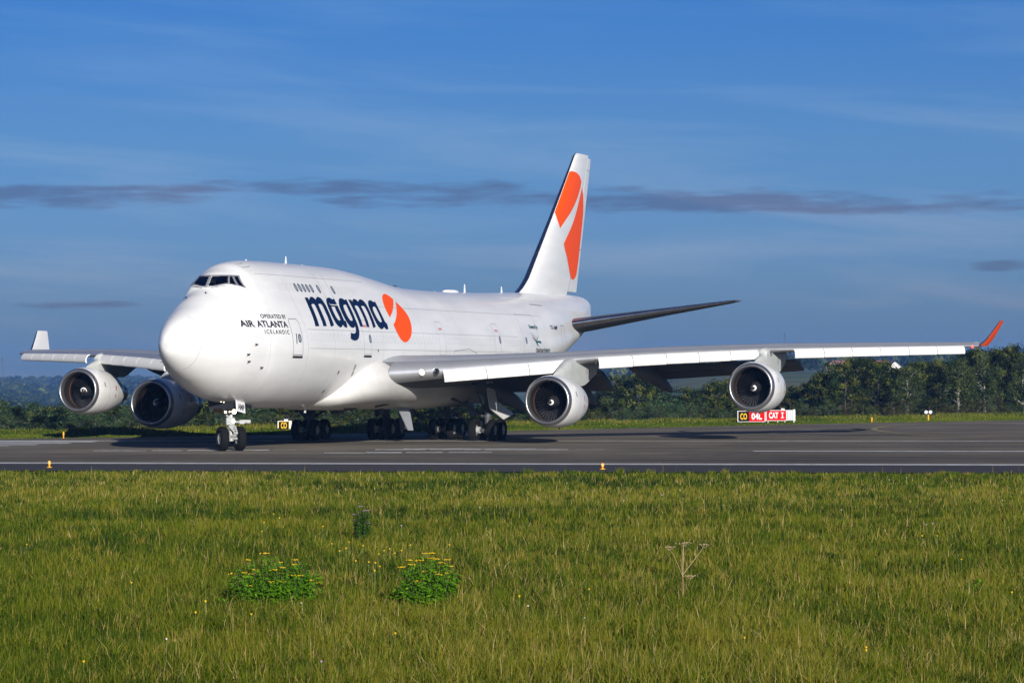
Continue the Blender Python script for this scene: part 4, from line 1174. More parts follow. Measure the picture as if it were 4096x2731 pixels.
NG_X = 7.83
ST_A = R_(42)
fwd = Vector((-math.cos(ST_A), -math.sin(ST_A), 0)); lat = Vector((-fwd.y, fwd.x, 0))     # lat points to the right-hand side seen from ahead
up = Vector((0, 0, 1))
B0 = Vector((NG_X, 0, 0))
def Q(f, l, z): return B0 + fwd * f + lat * l + up * z
rotq = Matrix((fwd, lat, up)).transposed()
b = MB()
b.tube(Q(0, -(0), 1.15), Q(0.0, -(0), 2.9), .16, .17, 18)          # outer cylinder
b.tube(Q(0, -(0), .55), Q(0, -(0), 1.2), .095, .095, 16)
b.tube(Q(0, -(-.40), .62), Q(0, -(.40), .62), .07, .07, 14)        # axle
b.tube(Q(0, -(0), .50), Q(0, -(0), .74), .13, .13, 14)
b.tube(Q(0, -(0), 1.1), Q(0, -(0), 1.2), .19, .19, 16); b.tube(Q(0, -(0), .98), Q(0, -(0), 1.03), .13, .13, 16)
b.tube(Q(0, -(0), 1.62), Q(0, -(0), 1.78), .22, .22, 16)
b.box(Q(.16, -(.10), 1.50), (.14, .42, .36), rotq)
b.tube(Q(.0, -(-.2), 1.46), Q(.0, -(-.95), 1.44), .06, .05, 10); b.box(Q(0.02, -(-.55), 1.46), (.18, .26, .2), rotq); b.tube(Q(0.02, -(-.66), 1.48), Q(0.02, -(-1.0), 1.46), .10, .11, 10)
b.tube(Q(.0, -(.0), 2.0), (NG_X + 2.3, 0, 2.5), .06, .06, 8)
b.tube(Q(.05, -(.22), 1.75), Q(.0, -(.28), 2.75), .055, .055, 8); b.tube(Q(.12, -(-.14), 1.75), Q(.05, -(-.12), 2.6), .03, .03, 8)
b.tube(Q(.15, -(.05), 1.2), Q(.10, -(.08), 1.75), .02, .02, 6); b.tube(Q(.16, -(-.1), 1.2), Q(.16, -(-.1), 1.9), .02, .02, 6)
nose = b.build('nose_gear', M['gear'], jet, auto=40)
# torque links with lightening holes
def link(p0, p1, w0, w1, dep, name):
    b = MB(); p0, p1 = Vector(p0), Vector(p1); d = (p1 - p0); nrm_ = d.cross(lat).normalized() * (dep / 2)
    for s in (-1, 1):
        a, c_ = p0 + lat * s * w0, p1 + lat * s * w1
        b.tube(a, c_, dep * .5, dep * .5, 8)
    for t in (.0, .34, .62, 1.0):
        p = p0.lerp(p1, t); w_ = w0 + (w1 - w0) * t; b.tube(p - lat * w_, p + lat * w_, dep * .5, dep * .5, 8)
    b.build(name, M['gear'], nose, auto=40)
link(Q(.18, 0, 1.25), Q(.46, .12, .92), .17, .06, .07, 'torque_link')
link(Q(.46, .12, .90), Q(.14, 0, .66), .06, .17, .07, 'torque_link')
for s in (-1, 1): wheel(Q(0, s * .46, .62), lat, nose, .62, .42)
for p, r, m_ in ((Q(.22, .10, 1.98), .12, 'lamp'), (Q(.22, -.36, 1.96), .06, 'lamp'), (Q(.22, -.14, 1.98), .04, 'lampw'), (Q(.25, .05, 1.50), .085, 'lampw')):
    b = MB(); b.lathe([(-.10, .06), (-.02, r + .03), (.0, r + .03), (.0, r)], p, fwd, 18); ln = b.build('taxi_light', M['gear'], nose)
    b = MB(); b.lathe([(-.002, r), (.02, r * .6), (.028, .001)], p, fwd, 18); b.build('lamp_lens', M[m_], ln)
# gear bay, doors
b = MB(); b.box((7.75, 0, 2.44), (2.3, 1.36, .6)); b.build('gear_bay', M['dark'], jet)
b = MB(); b.box((7.05, 0, 2.38), (.3, .9, .16), Matrix.Rotation(.25, 3, 'Y')); b.box((7.6, -.55, 2.38), (1.1, .12, .12)); b.build('bay_frame', M['gear'], nose)
def gdoor(name, corners, th, m_out, m_in, parent, side):
    """four corners (x,y,z); thickness towards +y*side"""
    vs = [Vector(c) for c in corners]; nn = (vs[1] - vs[0]).cross(vs[2] - vs[0]).normalized()
    if nn.y * side < 0: nn = -nn
    vs2 = [v + nn * th for v in vs]
    fs = [(3, 2, 1, 0), (4, 5, 6, 7), (0, 1, 5, 4), (1, 2, 6, 5), (2, 3, 7, 6), (3, 0, 4, 7)]
    return new_obj(name, vs + vs2, fs, None, parent, smooth=False, mats=[m_in, m_out], fmat=[0, 1, 1, 1, 1, 1])
dp = gdoor('gear_door', [(6.74, -.74, 2.58), (7.78, -.74, 2.42), (7.60, -.86, 1.88), (6.62, -.84, 2.02)], .04, M['decalwhite'], M['amber'], nose, -1)
ds = gdoor('gear_door', [(7.42, .74, 2.56), (8.65, .74, 2.44), (8.6, .84, 1.84), (7.45, .84, 1.98)], .04, M['decalwhite'], M['amber'], nose, 1)
# registration on the nose gear door
cu = bpy.data.curves.new('tmp', 'FONT'); cu.body = 'AMP'; cu.offset = .03
bm = curve_to_bm(cu, 5, 5)
xs = [v.co.x for v in bm.verts]; ys = [v.co.y for v in bm.verts]; a_, b_, c_, d_ = min(xs), max(xs), min(ys), max(ys)
TL, TR, BR, BL = [Vector(q) for q in ((6.74, -.74, 2.58), (7.78, -.74, 2.42), (7.60, -.86, 1.88), (6.62, -.84, 2.02))]
for v in bm.verts:
    u_ = .12 + .76 * (v.co.x - a_) / (b_ - a_); w_ = .24 + .54 * (v.co.y - c_) / (d_ - c_)
    v.co = BL.lerp(BR, u_).lerp(TL.lerp(TR, u_), w_) + Vector((0, -.055, -.012))
bm_obj(bm, 'lettering', M['ink'], dp, smooth=False)
# belly lamps ahead of the nose gear
for p in ((6.35, -.12, 2.62), (6.55, -.18, 2.56), (6.9, -.42, 2.45)):
    p = (p[0], p[1], float(pchip(p[0], ST[:, 0], ST[:, 2])) + .02)
    b = MB(); b.lathe([(0, .04), (.03, .03), (.04, .001)], p, (-.5, -.3, -1), 10); b.build('belly_lamp', M['lampw'], fuselage)


def main_gear(x, y, wing_gear):
    s = -1 if y < 0 else 1
    b = MB()
    top = Vector((x - (.1 if wing_gear else 0), y * (1.0 if wing_gear else 1.0), 3.4 if wing_gear else 2.6))
    b.tube((x, y, .75), top, .17, .2, 18); b.tube((x, y, .55), (x, y, .95), .12, .12, 14)
    b.tube((x - .78, y, .60), (x + .78, y, .60), .12, .12, 14)          # truck beam
    b.tube((x, y, 1.35), (x, y, 1.5), .25, .25, 16); b.tube((x, y, 2.0), (x, y, 2.1), .24, .24, 14)
    for dx in (-.735, .735): b.tube((x + dx, y - .56, .62), (x + dx, y + .56, .62), .08, .08, 12)
    # side brace and drag brace
    if wing_gear:
        b.tube((x + .1, y, 1.25), (x - .6, y - s * 3.0, 3.0), .08, .10, 10); b.tube((x - .1, y, 1.45), (x - 2.6, y, 3.3), .07, .08, 10)
        b.tube((x + .2, y, 1.3), (x + 1.8, y, 3.2), .06, .06, 8)
    else:
        b.tube((x, y, 1.2), (x - 2.1, y, 2.3), .09, .10, 10); b.tube((x, y, 1.5), (x, y + s * 1.3, 2.3), .06, .08, 10); b.tube((x - .2, y, 1.55), (x - 1.6, y, 1.52), .04, .04, 8)
    b.tube((x + .15, y, 1.3), (x + .45, y, 1.0), .05, .05, 8); b.tube((x + .45, y, 1.0), (x + .2, y, .72), .05, .05, 8)
    for k in range(5): b.tube((x - .18 + .06 * k, y - .16, .9 + .05 * k), (x - .14 + .05 * k, y - .17, 2.3), .015, .015, 5)
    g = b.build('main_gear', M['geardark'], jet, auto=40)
    for dx in (-.735, .735):
        for dy in (-.56, .56):
            wheel((x + dx, y + dy, .62), (0, 1, 0), g, .62, .43)
            bb = MB(); c = Vector((x + dx, y + dy * .55, .62)); bb.tube(c - Vector((0, .09, 0)), c + Vector((0, .09, 0)), .2, .2, 16)
            for k in range(6):
                a = 2 * PI * k / 6; bb.tube(c + Vector((.15 * math.cos(a), -.13, .15 * math.sin(a))), c + Vector((.15 * math.cos(a), .13, .15 * math.sin(a))), .035, .035, 6)
            bb.build('brake', M['gear'], g, auto=40)
    return g


gear = {}
for x, y, w_ in ((31.8, 5.5, True), (31.8, -5.5, True), (34.85, 1.92, False), (34.85, -1.92, False)):
    gear[(w_, y > 0)] = main_gear(x, y, w_)
for s in (-1, 1):
    # big strut door of the wing gear, bent lower panel; starboard's dark grey paints its shade
    gdoor('gear_door', [(30.7, s * 5.75, 3.4), (31.9, s * 5.75, 3.4), (32.1, s * 5.95, 2.2), (30.8, s * 5.95, 1.85)], .06, M['belly'] if s < 0 else M['wlow'], M['pylon'] if s < 0 else M['wlow'], gear[(True, s > 0)], s)
    gdoor('gear_door', [(30.8, s * 5.95, 1.85), (32.1, s * 5.95, 2.24), (34.5, s * 6.15, 1.5), (32.6, s * 6.15, 1.20)], .06, M['belly'] if s < 0 else M['wlow'], M['pylon'] if s < 0 else M['wlow'], gear[(True, s > 0)], s)
    # body gear doors hanging from the belly; the far pair is nearly closed
    if s < 0:
        gdoor('gear_door', [(26.6, s * 1.9, 1.95), (28.4, s * 1.9, 1.95), (28.8, s * 2.0, .64), (28.0, s * 2.0, .66)], .05, M['wgrey'], M['wlow'], gear[(False, s > 0)], s)  # dull greys stand in for the shade on this door
        gdoor('gear_door', [(29.2, s * 1.0, 1.95), (31.6, s * 1.0, 1.95), (31.4, s * 1.0, .7), (29.4, s * 1.0, .66)], .05, M['geardark'], M['geardark'], gear[(False, s > 0)], s)
    else:
        gdoor('gear_door', [(27.0, s * 1.9, 1.95), (29.0, s * 1.9, 1.95), (28.9, s * 2.3, 1.6), (27.1, s * 2.3, 1.6)], .05, M['geardark'], M['geardark'], gear[(False, s > 0)], s)
    gdoor('gear_door', [(35.6, s * 2.9, 2.1), (36.6, s * 2.9, 2.1), (36.6, s * 3.0, 1.35), (35.9, s * 3.0, 1.35)], .05, M['wlow'], M['wlow'], gear[(False, s > 0)], s)
    gdoor('gear_door', [(25.5, s * 1.2, 1.93), (26.2, s * 1.2, 1.93), (26.2, s * 1.25, 1.62), (25.5, s * 1.25, 1.62)], .05, M['geardark'], M['geardark'], gear[(False, s > 0)], s)

# ------------------------------------------------------------------ signs and lights
def face_cam(x, y): return math.atan2(-x, y) * 1.0


def sign_text(body, x0, x1, z0, z1, y, material, parent, bold=0.03, spacing=1.0):
    cu = bpy.data.curves.new('tmp', 'FONT'); cu.body = body; cu.offset = bold; cu.space_character = spacing
    bm = curve_to_bm(cu, 50, 50)
    xs = [v.co.x for v in bm.verts]; ys = [v.co.y for v in bm.verts]; a, b, c, d = min(xs), max(xs), min(ys), max(ys)
    for v in bm.verts: v.co = (x0 + (v.co.x - a) / (b - a) * (x1 - x0), y, z0 + (v.co.y - c) / (d - c) * (z1 - z0))
    for f in bm.faces:
        f.normal_update()
        if f.normal.y > 0: f.normal_flip()
    return bm_obj(bm, 'sign_text', material, parent, smooth=False)


M['sblack'] = mat('sign_black', (0.002, 0.002, 0.003), 0.6, spec=.1)
M['sred'] = mat('sign_red', (0.55, 0.002, 0.004), 0.6, spec=.08)
M['syel'] = mat('sign_yellow', (0.70, 0.42, 0.003), 0.5, spec=.1)
M['swhite'] = mat('sign_white', (0.78, 0.77, 0.76), 0.5)
M['sgrey'] = mat('sign_case_grey', (0.45, 0.47, 0.50), 0.5)


def panel(name, x0, x1, z0, z1, parent, face, y=-.15, depth=.36):
    b = MB(); b.box(((x0 + x1) / 2, y + depth / 2, (z0 + z1) / 2), (x1 - x0, depth, z1 - z0)); o = b.build(name, M['swhite'], parent)
    for xa, xb, m in face:
        bb = MB(); bb.box(((xa + xb) / 2, y - .006, (z0 + z1) / 2), (xb - xa, .012, z1 - z0 - .06)); bb.build('sign_face', m, o)
    return o


sg = empty('runway_sign', (18.55, 226.0, 0), face_cam(18.55, 226), 'long red and black holding sign reading CO 04L CAT I on the grass', 'sign')
p = panel('sign_panel', -1.05, 1.10, .12, .97, sg, [(-1.0, -.16, M['sblack']), (-.16, 1.05, M['sred'])])
sign_text('CO', -.84, -.32, .30, .79, -.172, M['syel'], p); sign_text('04L', .03, .84, .30, .79, -.172, M['swhite'], p)
p = panel('sign_panel', 1.14, 2.76, .20, 1.02, sg, [(1.19, 2.71, M['sred'])])
sign_text('CAT', 1.38, 2.10, .38, .86, -.172, M['swhite'], p)
b = MB(); b.box((2.42, -.175, .63), (.075, .01, .42)); b.box((2.42, -.175, .825), (.24, .01, .05)); b.box((2.42, -.175, .435), (.24, .01, .05)); b.build('sign_text', M['swhite'], p)
b = MB(); b.box((3.02, .1, .63), (.46, .30, .80)); b.build('sign_case', M['sgrey'], sg)
b = MB(); b.box((3.34, .1, .63), (.14, .42, .88)); b.build('sign_end', M['swhite'], sg)
b = MB(); b.box((2.45, .05, 1.09), (.26, .2, .12)); b.build('number_plate', M['swhite'], sg)
for x in (-.8, .9, 1.3, 2.05, 2.6, 3.3):
    b = MB(); b.tube((x, 0, 0), (x, 0, .2), .035, .035, 8); b.build('leg', M['swhite'], sg)
sg = empty('runway_sign', (-15.85, 202.2, 0), face_cam(-15.85, 202.2), 'small square black sign reading CO in yellow, left of the main wheels', 'sign')
p = panel('sign_panel', -.46, .38, .08, .72, sg, [(-.41, .33, M['sblack'])])
for a in ((-.41, .33, .10), (-.41, .33, .68)):
    b = MB(); b.box(((a[0] + a[1]) / 2, -.165, a[2]), (a[1] - a[0], .012, .025)); b.build('sign_border', M['syel'], p)
for x in (-.40, .32):
    b = MB(); b.box((x, -.165, .39), (.025, .012, .60)); b.build('sign_border', M['syel'], p)
sign_text('CO', -.24, .17, .19, .62, -.170, M['syel'], p)
b = MB(); b.box((.45, .1, .40), (.10, .4, .66)); b.build('sign_end', M['swhite'], sg)
b = MB(); b.box((.12, .05, .78), (.26, .15, .10)); b.build('number_plate', M['swhite'], sg)
for x in (-.35, .3):
    b = MB(); b.tube((x, 0, 0), (x, 0, .1), .03, .03, 8); b.build('leg', M['swhite'], sg)


def edge_light(x, y, z, label, h=.36, lit=False):
    e = empty('edge_light', (x, y, z), 0, label, 'runway light', 'small lights along the runway edges')
    b = MB(); b.tube((0, 0, 0), (0, 0, .03), .12, .10, 14); b.build('base_plate', M['yellow'], e)
    b = MB(); b.tube((0, 0, .03), (0, 0, h * .62), .035, .035, 10); b.tube((0, 0, h * .40), (0, 0, h * .60), .045, .065, 12); b.build('stem', M['yellow'], e)
    b = MB(); b.lathe([(h * .60, .06), (h * .75, .055), (h * .92, .05), (h, .03), (h + .01, .002)], (0, 0, 0), (0, 0, 1), 14); b.build('lens', M['orangelamp' if lit else 'yellow'], e)


edge_light(-19.2, 120.6, .02, 'yellow edge light with a glowing amber lens on the near verge at far left', .28, True)
edge_light(3.55, 114.8, .02, 'small yellow edge light on the near verge, below the big right engines', .24, True)
edge_light(-27.9, 180.8, .0, 'tiny yellow edge light on the far verge, behind the left outer engine', .42)
edge_light(27.9, 225.8, .0, 'tiny yellow light on the far verge between the red sign and the twin lamps', .42)

e = empty('guard_light', (33.3, 232.9, 0), face_cam(33.3, 232.9), 'twin round white lamps in a black box on a yellow post', 'runway light')
b = MB(); b.box((0, 0, .72), (.66, .20, .36)); b.box((0, 0, .92), (.62, .26, .03)); b.build('lamp_box', M['sblack'], e)
b = MB(); b.tube((0, 0, 0), (0, 0, .54), .06, .06, 12); b.build('post', M['yellow'], e)
for x in (-.17, .17):
    b = MB(); b.lathe([(0, .14), (.08, .15), (.09, .12), (.02, .12)], (x, -.10, .72), (0, -1, 0), 18); r = b.build('lamp_ring', M['sgrey'], e)
    b = MB(); b.lathe([(.02, .12), (.06, .08), (.07, .001)], (x, -.10, .72), (0, -1, 0), 18); b.build('lamp_lens', M['swhite'], r)

# ------------------------------------------------------------------ vegetation
FOC = 11633.7


def hor(u): return 1508.67 + (u - 2048) * 0.00485


def px_x(u, d): return (u - 2048) / FOC * d


def leaf_mat(name, stops, rough=0.75, trans=0.0):
    m = bpy.data.materials.new(name); m.use_nodes = True; t = m.node_tree; g = NG(t); b = t.nodes['Principled BSDF']
    at = g.n('ShaderNodeAttribute', attribute_name='tone')
    g.link(g.ramp(at.outputs['Fac'], stops), b.inputs['Base Color'])
    b.inputs['Roughness'].default_value = rough; b.inputs['Specular IOR Level'].default_value = 0.04
    return m


def quads_mesh(name, centers, normals, size, tone, material, parent=None, stretch=1.0):
    """many small leaf faces (numpy); size per leaf"""
    n = len(centers)
    nz = normals / np.maximum(np.linalg.norm(normals, axis=1, keepdims=True), 1e-6)
    ref = np.random.RandomState(n).normal(size=(n, 3))
    a = np.cross(nz, ref); a /= np.maximum(np.linalg.norm(a, axis=1, keepdims=True), 1e-6)
    b = np.cross(nz, a)
    sz = size[:, None]
    v = np.stack([centers - a * sz, centers + b * sz * .62 * stretch, centers + a * sz, centers - b * sz * .62 * stretch], 1).reshape(-1, 3)
    me = bpy.data.meshes.new(name)
    me.vertices.add(4 * n); me.vertices.foreach_set('co', v.astype(np.float32).ravel())
    me.loops.add(4 * n); me.loops.foreach_set('vertex_index', np.arange(4 * n, dtype=np.int32))
    me.polygons.add(n); me.polygons.foreach_set('loop_start', np.arange(0, 4 * n, 4, dtype=np.int32)); me.polygons.foreach_set('loop_total', np.full(n, 4, dtype=np.int32))
    me.update(calc_edges=True)
    at = me.attributes.new('tone', 'FLOAT', 'FACE'); at.data.foreach_set('value', tone.astype(np.float32))
    me.materials.append(material)
    o = bpy.data.objects.new(name, me); COL.objects.link(o)
    if parent is not None: o.parent = parent
    return o


GREEN = [(0.0, (0.002, 0.006, 0.002)), (0.4, (0.008, 0.018, 0.003)), (0.7, (0.036, 0.054, 0.006)), (1.0, (0.125, 0.132, 0.018))]  # light end stands in for sunlit leaves, dark end for shaded depth
BROWNG = [(0.0, (0.010, 0.012, 0.004)), (0.5, (0.028, 0.030, 0.009)), (1.0, (0.08, 0.07, 0.025))]
M['leaf_oak'] = leaf_mat('oak_leaves', GREEN)
M['leaf_birch'] = leaf_mat('birch_leaves', [(0.0, (0.010, 0.020, 0.006)), (0.5, (0.030, 0.048, 0.013)), (1.0, (0.085, 0.10, 0.03))])
M['leaf_willow'] = leaf_mat('willow_leaves', [(0.0, (0.012, 0.028, 0.012)), (0.5, (0.036, 0.068, 0.026)), (1.0, (0.09, 0.13, 0.05))])
M['leaf_brown'] = leaf_mat('dry_scrub_leaves', BROWNG)
M['bark'] = mat('bark', (0.085, 0.070, 0.055), 0.9, noise=0.4, nscale=6)
M['birchbark'] = mat('birch_bark', (0.42, 0.40, 0.36), 0.8, noise=0.6, nscale=7, stretch=(1, 1, 3))


def tree_proto(kind, seed):
    """unit-height tree at the origin: trunk + crown meshes"""
    rs = np.random.RandomState(seed); rnd = random.Random(seed)
    W = {'round': .40, 'tall': .26, 'birch': .30, 'bush': .62}[kind]
    b = MB()
    lean = rs.normal(0, .03, 2); pts = [Vector((0, 0, -.03))]
    topz = .93
    for i in range(1, 9):
        t = i / 8; pts.append(Vector((lean[0] * t + rnd.uniform(-.012, .012), lean[1] * t + rnd.uniform(-.012, .012), topz * t)))
    r0 = .028 if kind != 'bush' else .02
    for i in range(8): b.tube(pts[i], pts[i + 1], r0 * (1 - i / 8.3) + .002, r0 * (1 - (i + 1) / 8.3) + .002, 8, False)
    tips = []
    for k in range(16 if kind != 'bush' else 11):
        t = rnd.uniform(.22 if kind != 'bush' else .05, .92); p = pts[0].lerp(pts[-1], t); a = rnd.uniform(0, 2 * PI); L = W * rnd.uniform(.55, 1.0) * (1 - .55 * max(t - .45, 0) / .55)
        q = p + Vector((math.cos(a) * L, math.sin(a) * L, rnd.uniform(.05, .22) * (1.2 if kind == 'tall' else 1)))
        mid = p.lerp(q, .5) + Vector((0, 0, .03)); b.tube(p, mid, .009, .006, 6, False); b.tube(mid, q, .006, .002, 5, False); tips.append(q)
        for _ in range(2):
            q2 = mid + Vector((rnd.uniform(-1, 1), rnd.uniform(-1, 1), rnd.uniform(.1, 1))).normalized() * L * .5; b.tube(mid, q2, .004, .0015, 5, False); tips.append(q2)
    # clumps
    C, Nn, S, T = [], [], [], []
    ncl = {'round': 98, 'tall': 90, 'birch': 110, 'bush': 70}[kind]
    per = 62
    for k in range(ncl):
        if k < len(tips): c = np.array(tips[k])
        else:
            t = rs.uniform(.13 if kind != 'bush' else .02, 1.0) ** .9
            if kind == 'bush': prof = math.sqrt(max(1 - t ** 2, 0.02))
            elif kind == 'tall': prof = min(1, t * 4) * (1.05 - t) ** .55
            else: prof = math.sin(PI * min(max(t * .90 + .08, 0), 1)) ** .62
            prof *= 1 + .28 * math.sin(seed + 5 * t * 3.1 + k * .7)
            a = rs.uniform(0, 2 * PI); r = W * prof * math.sqrt(rs.uniform(.25, 1))
            c = np.array([r * math.cos(a), r * math.sin(a), t * .97])
        cr = rs.uniform(.05, .105) * (1.25 if kind == 'bush' else 1)
        tone = np.clip(rs.normal(.45, .33), 0.02, .98)
        n_ = per
        d = rs.normal(size=(n_, 3)); d /= np.linalg.norm(d, axis=1, keepdims=True)
        rad = cr * rs.uniform(.35, 1, (n_, 1)) ** .6
        p = c + d * rad * np.array([1.15, 1.15, .75])
        if kind == 'birch':
            p[:, 2] -= rs.exponential(.055, n_)
        C.append(p); Nn.append(d + np.array([0, 0, .35]) + rs.normal(0, .45, (n_, 3))); S.append(rs.uniform(.009, .019, n_)); T.append(np.clip(tone + rs.normal(0, .13, n_), 0, 1))
    C = np.concatenate(C); Nn = np.concatenate(Nn); S = np.concatenate(S); T = np.concatenate(T)
    return b, C, Nn, S, T


PROTO = {}


def make_proto(key, kind, seed, leaf, bark):
    b, C, Nn, S, T = tree_proto(kind, seed)
    e = empty('tree_source', (0, 0, 0)); cr = quads_mesh('crown', C, Nn, S, T, leaf, e, 1.0); tr = b.build('trunk', bark, e, auto=80)
    PROTO[key] = [cr.data, tr.data]
    for o in (cr, tr, e): bpy.data.objects.remove(o)


make_proto('oak1', 'round', 3, M['leaf_oak'], M['bark'])
make_proto('oak2', 'round', 11, M['leaf_oak'], M['bark'])
make_proto('ash', 'tall', 21, M['leaf_willow'], M['bark'])
make_proto('birch', 'birch', 31, M['leaf_birch'], M['birchbark'])
make_proto('birch2', 'birch', 33, M['leaf_birch'], M['birchbark'])
make_proto('willow', 'round', 41, M['leaf_willow'], M['bark'])
make_proto('bush', 'bush', 51, M['leaf_oak'], M['bark'])
make_proto('bush2', 'bush', 53, M['leaf_brown'], M['bark'])
make_proto('bush3', 'bush', 55, M['leaf_willow'], M['bark'])
NAMES = {'oak1': 'oak_tree', 'oak2': 'oak_tree', 'ash': 'ash_tree', 'birch': 'birch_tree', 'birch2': 'birch_tree', 'willow': 'willow_tree', 'bush': 'shrub', 'bush2': 'shrub', 'bush3': 'shrub'}


def place(key, x, y, h, wscale=1.0, rz=None, label='', group=None, name=None):
    z = float(terrain_z(x, y)) - .05
    e = empty(name or NAMES[key], (x, y, z), rz if rz is not None else random.Random(int(x * 100)).uniform(0, 6.28), label, 'shrub' if key.startswith('bush') else 'tree', group)
    e.scale = (h * wscale, h * wscale, h)
    for nm, d in zip(('crown', 'trunk'), PROTO[key]):
        o = bpy.data.objects.new(nm, d); COL.objects.link(o); o.parent = e
    return e


def place_px(u, v, dist, key, ws=1.0, **k):
    """u, v of the tree top given in the 2352 px wide photograph; the distance fixes its real size"""
    u4, v4 = u * 1.7415, v * 1.7415
    x = px_x(u4, dist); zt = CAMZ + (hor(u4) - v4) * dist / FOC
    zb = float(terrain_z(x, dist))
    return place(key, x, dist, max(zt - zb, 1.0), ws, **k)


G1 = 'trees of the wood on the right beyond the runway'
G2 = 'trees behind the aircraft'
G3 = 'trees of the wood on the left beyond the runway'
right = [(1812, 902, 300, 'oak1', 1.1), (1835, 897, 290, 'oak2', 1.2), (1860, 884, 285, 'oak2', 1.0), (1883, 862, 280, 'oak1', .9), (1908, 848, 283, 'ash', 1.4), (1938, 842, 276, 'oak2', .9), (1968, 827, 282, 'oak1', .8),
         (1994, 829, 286, 'oak1', .8), (2020, 847, 278, 'oak2', .9), (2050, 850, 284, 'oak1', .9), (2084, 846, 274, 'birch', 1.0), (2116, 838, 284, 'oak1', .9), (2146, 842, 286, 'oak2', .95), (2176, 846, 288, 'oak1', .9),
         (2198, 824, 275, 'birch2', .95), (2228, 815, 280, 'oak2', .8), (2262, 816, 277, 'birch', .85), (2290, 812, 284, 'oak1', .85), (2322, 809, 280, 'oak2', .8), (2352, 820, 278, 'birch2', .85), (2385, 815, 282, 'oak1', .9), (2420, 812, 282, 'oak2', .9), (2460, 818, 284, 'oak1', .9)]
where = {1812: 'low rounded oak at the left end of the right-hand wood', 1908: 'slender ash rising behind the right outer engine gap', 1968: 'rounded oak crown rising highest left of the white birch', 2084: 'pale birch with white trunk and drooping branches behind the twin lamps',
         2198: 'pale drooping birch below the right wingtip', 2262: 'drooping birch right of the right wingtip', 2322: 'highest oak at the right edge of the photo'}
for i, (u, v, d, k, w) in enumerate(right):
    place_px(u, v, d, k, w, label=where.get(u, 'dark leafy tree in the wood beyond the runway on the right'), group=G1)
    place_px(u + 14, v + 14, d + 26, 'oak2' if i % 2 else 'oak1', 1.1, label='dark leafy tree in the wood beyond the runway on the right', group=G1)
mid = [(1340, 925, 300, 'oak1', 1.3), (1368, 908, 300, 'oak2', 1.2), (1400, 890, 296, 'oak1', 1.0), (1432, 872, 300, 'oak2', .9), (1462, 860, 296, 'oak1', .8), (1488, 866, 302, 'ash', 1.2), (1510, 885, 298, 'oak2', 1.0), (1530, 908, 292, 'willow', 1.3), (1558, 914, 300, 'oak1', 1.4), (1588, 899, 294, 'oak2', 1.1), (1614, 897, 300, 'willow', 1.2), (1642, 880, 296, 'oak1', .9), (1664, 882, 302, 'oak2', 1.0), (1700, 885, 298, 'oak1', 1.0), (1740, 895, 300, 'oak2', 1.1), (1778, 900, 298, 'oak1', 1.2)]
for u, v, d, k, w in mid:
    place_px(u, v, d, k, w, label='dark crown of the wood seen between the two right-hand engines' if 1400 < u < 1690 else 'dark tree of the wood behind the right-hand engines', group=G2)
rnd = random.Random(8)
for i, u in enumerate(range(440, 1340, 34)):
    place_px(u + rnd.uniform(-8, 8), 925 + rnd.uniform(-12, 12), 292 + rnd.uniform(-8, 12), rnd.choice(['oak1', 'oak2', 'willow', 'ash']), 1.5, label='green tree behind the aircraft, seen under its belly between the wheels', group=G2)
left = [(-20, 900, 250, 'oak1', 1.2), (8, 908, 246, 'willow', 1.3), (36, 922, 250, 'willow', 1.2), (58, 940, 262, 'oak2', 1.4), (71, 922, 272, 'ash', 1.4), (95, 936, 276, 'willow', 1.5), (118, 928, 282, 'oak2', 1.4), (143, 928, 286, 'ash', 1.8), (170, 932, 284, 'willow', 1.5), (200, 936, 290, 'oak1', 1.5), (232, 930, 288, 'ash', 1.9), (262, 928, 292, 'oak2', 1.4), (290, 924, 290, 'willow', 1.5), (320, 935, 294, 'oak1', 1.6), (350, 938, 292, 'oak2', 1.6), (380, 935, 290, 'ash', 1.9), (412, 938, 292, 'oak1', 1.5)]
wl = {8: 'bushy willow at the left edge of the photo', 71: 'slim upright tree left of the left outer engine'}
for u, v, d, k, w in left:
    place_px(u, v, d, k, w, label=wl.get(u, 'green tree on the left beyond the grass'), group=G3)
    if u > 40: place_px(u + 12, v + 8, d + 22, 'oak1', 1.6, label='green tree on the left beyond the grass', group=G3)
# scrub at the foot of the wood
for i in range(64):
    u = 1215 + i * 19.5 + rnd.uniform(-7, 7)
    if i >= 60: continue
    x0 = px_x(u * 1.7415, 260); d = float(edge_y(np.clip(x0, -90, 70))) + rnd.uniform(17, 23)
    x = px_x(u * 1.7415, d); h = rnd.uniform(1.0, 2.1)
    key = rnd.choice(['bush2', 'bush2', 'bush', 'bush3']) if 1700 < u < 2300 else rnd.choice(['bush', 'bush3'])
    place(key, x, d, h, rnd.uniform(.8, 1.2), label='low brownish scrub at the foot of the wood behind the far grass' if key == 'bush2' else 'low green shrub at the foot of the wood behind the far grass', group='shrubs along the foot of the wood')
for i in range(46):
    u = -30 + i * 27 + rnd.uniform(-8, 8); x0 = px_x(u * 1.7415, 240); d = float(edge_y(x0)) + rnd.uniform(19, 29)
    place(rnd.choice(['bush', 'bush3']), px_x(u * 1.7415, d), d, rnd.uniform(.9, 1.7), rnd.uniform(.8, 1.3), label='low green shrub at the edge of the far grass, left half of the photo', group='shrubs beyond the far grass on the left')
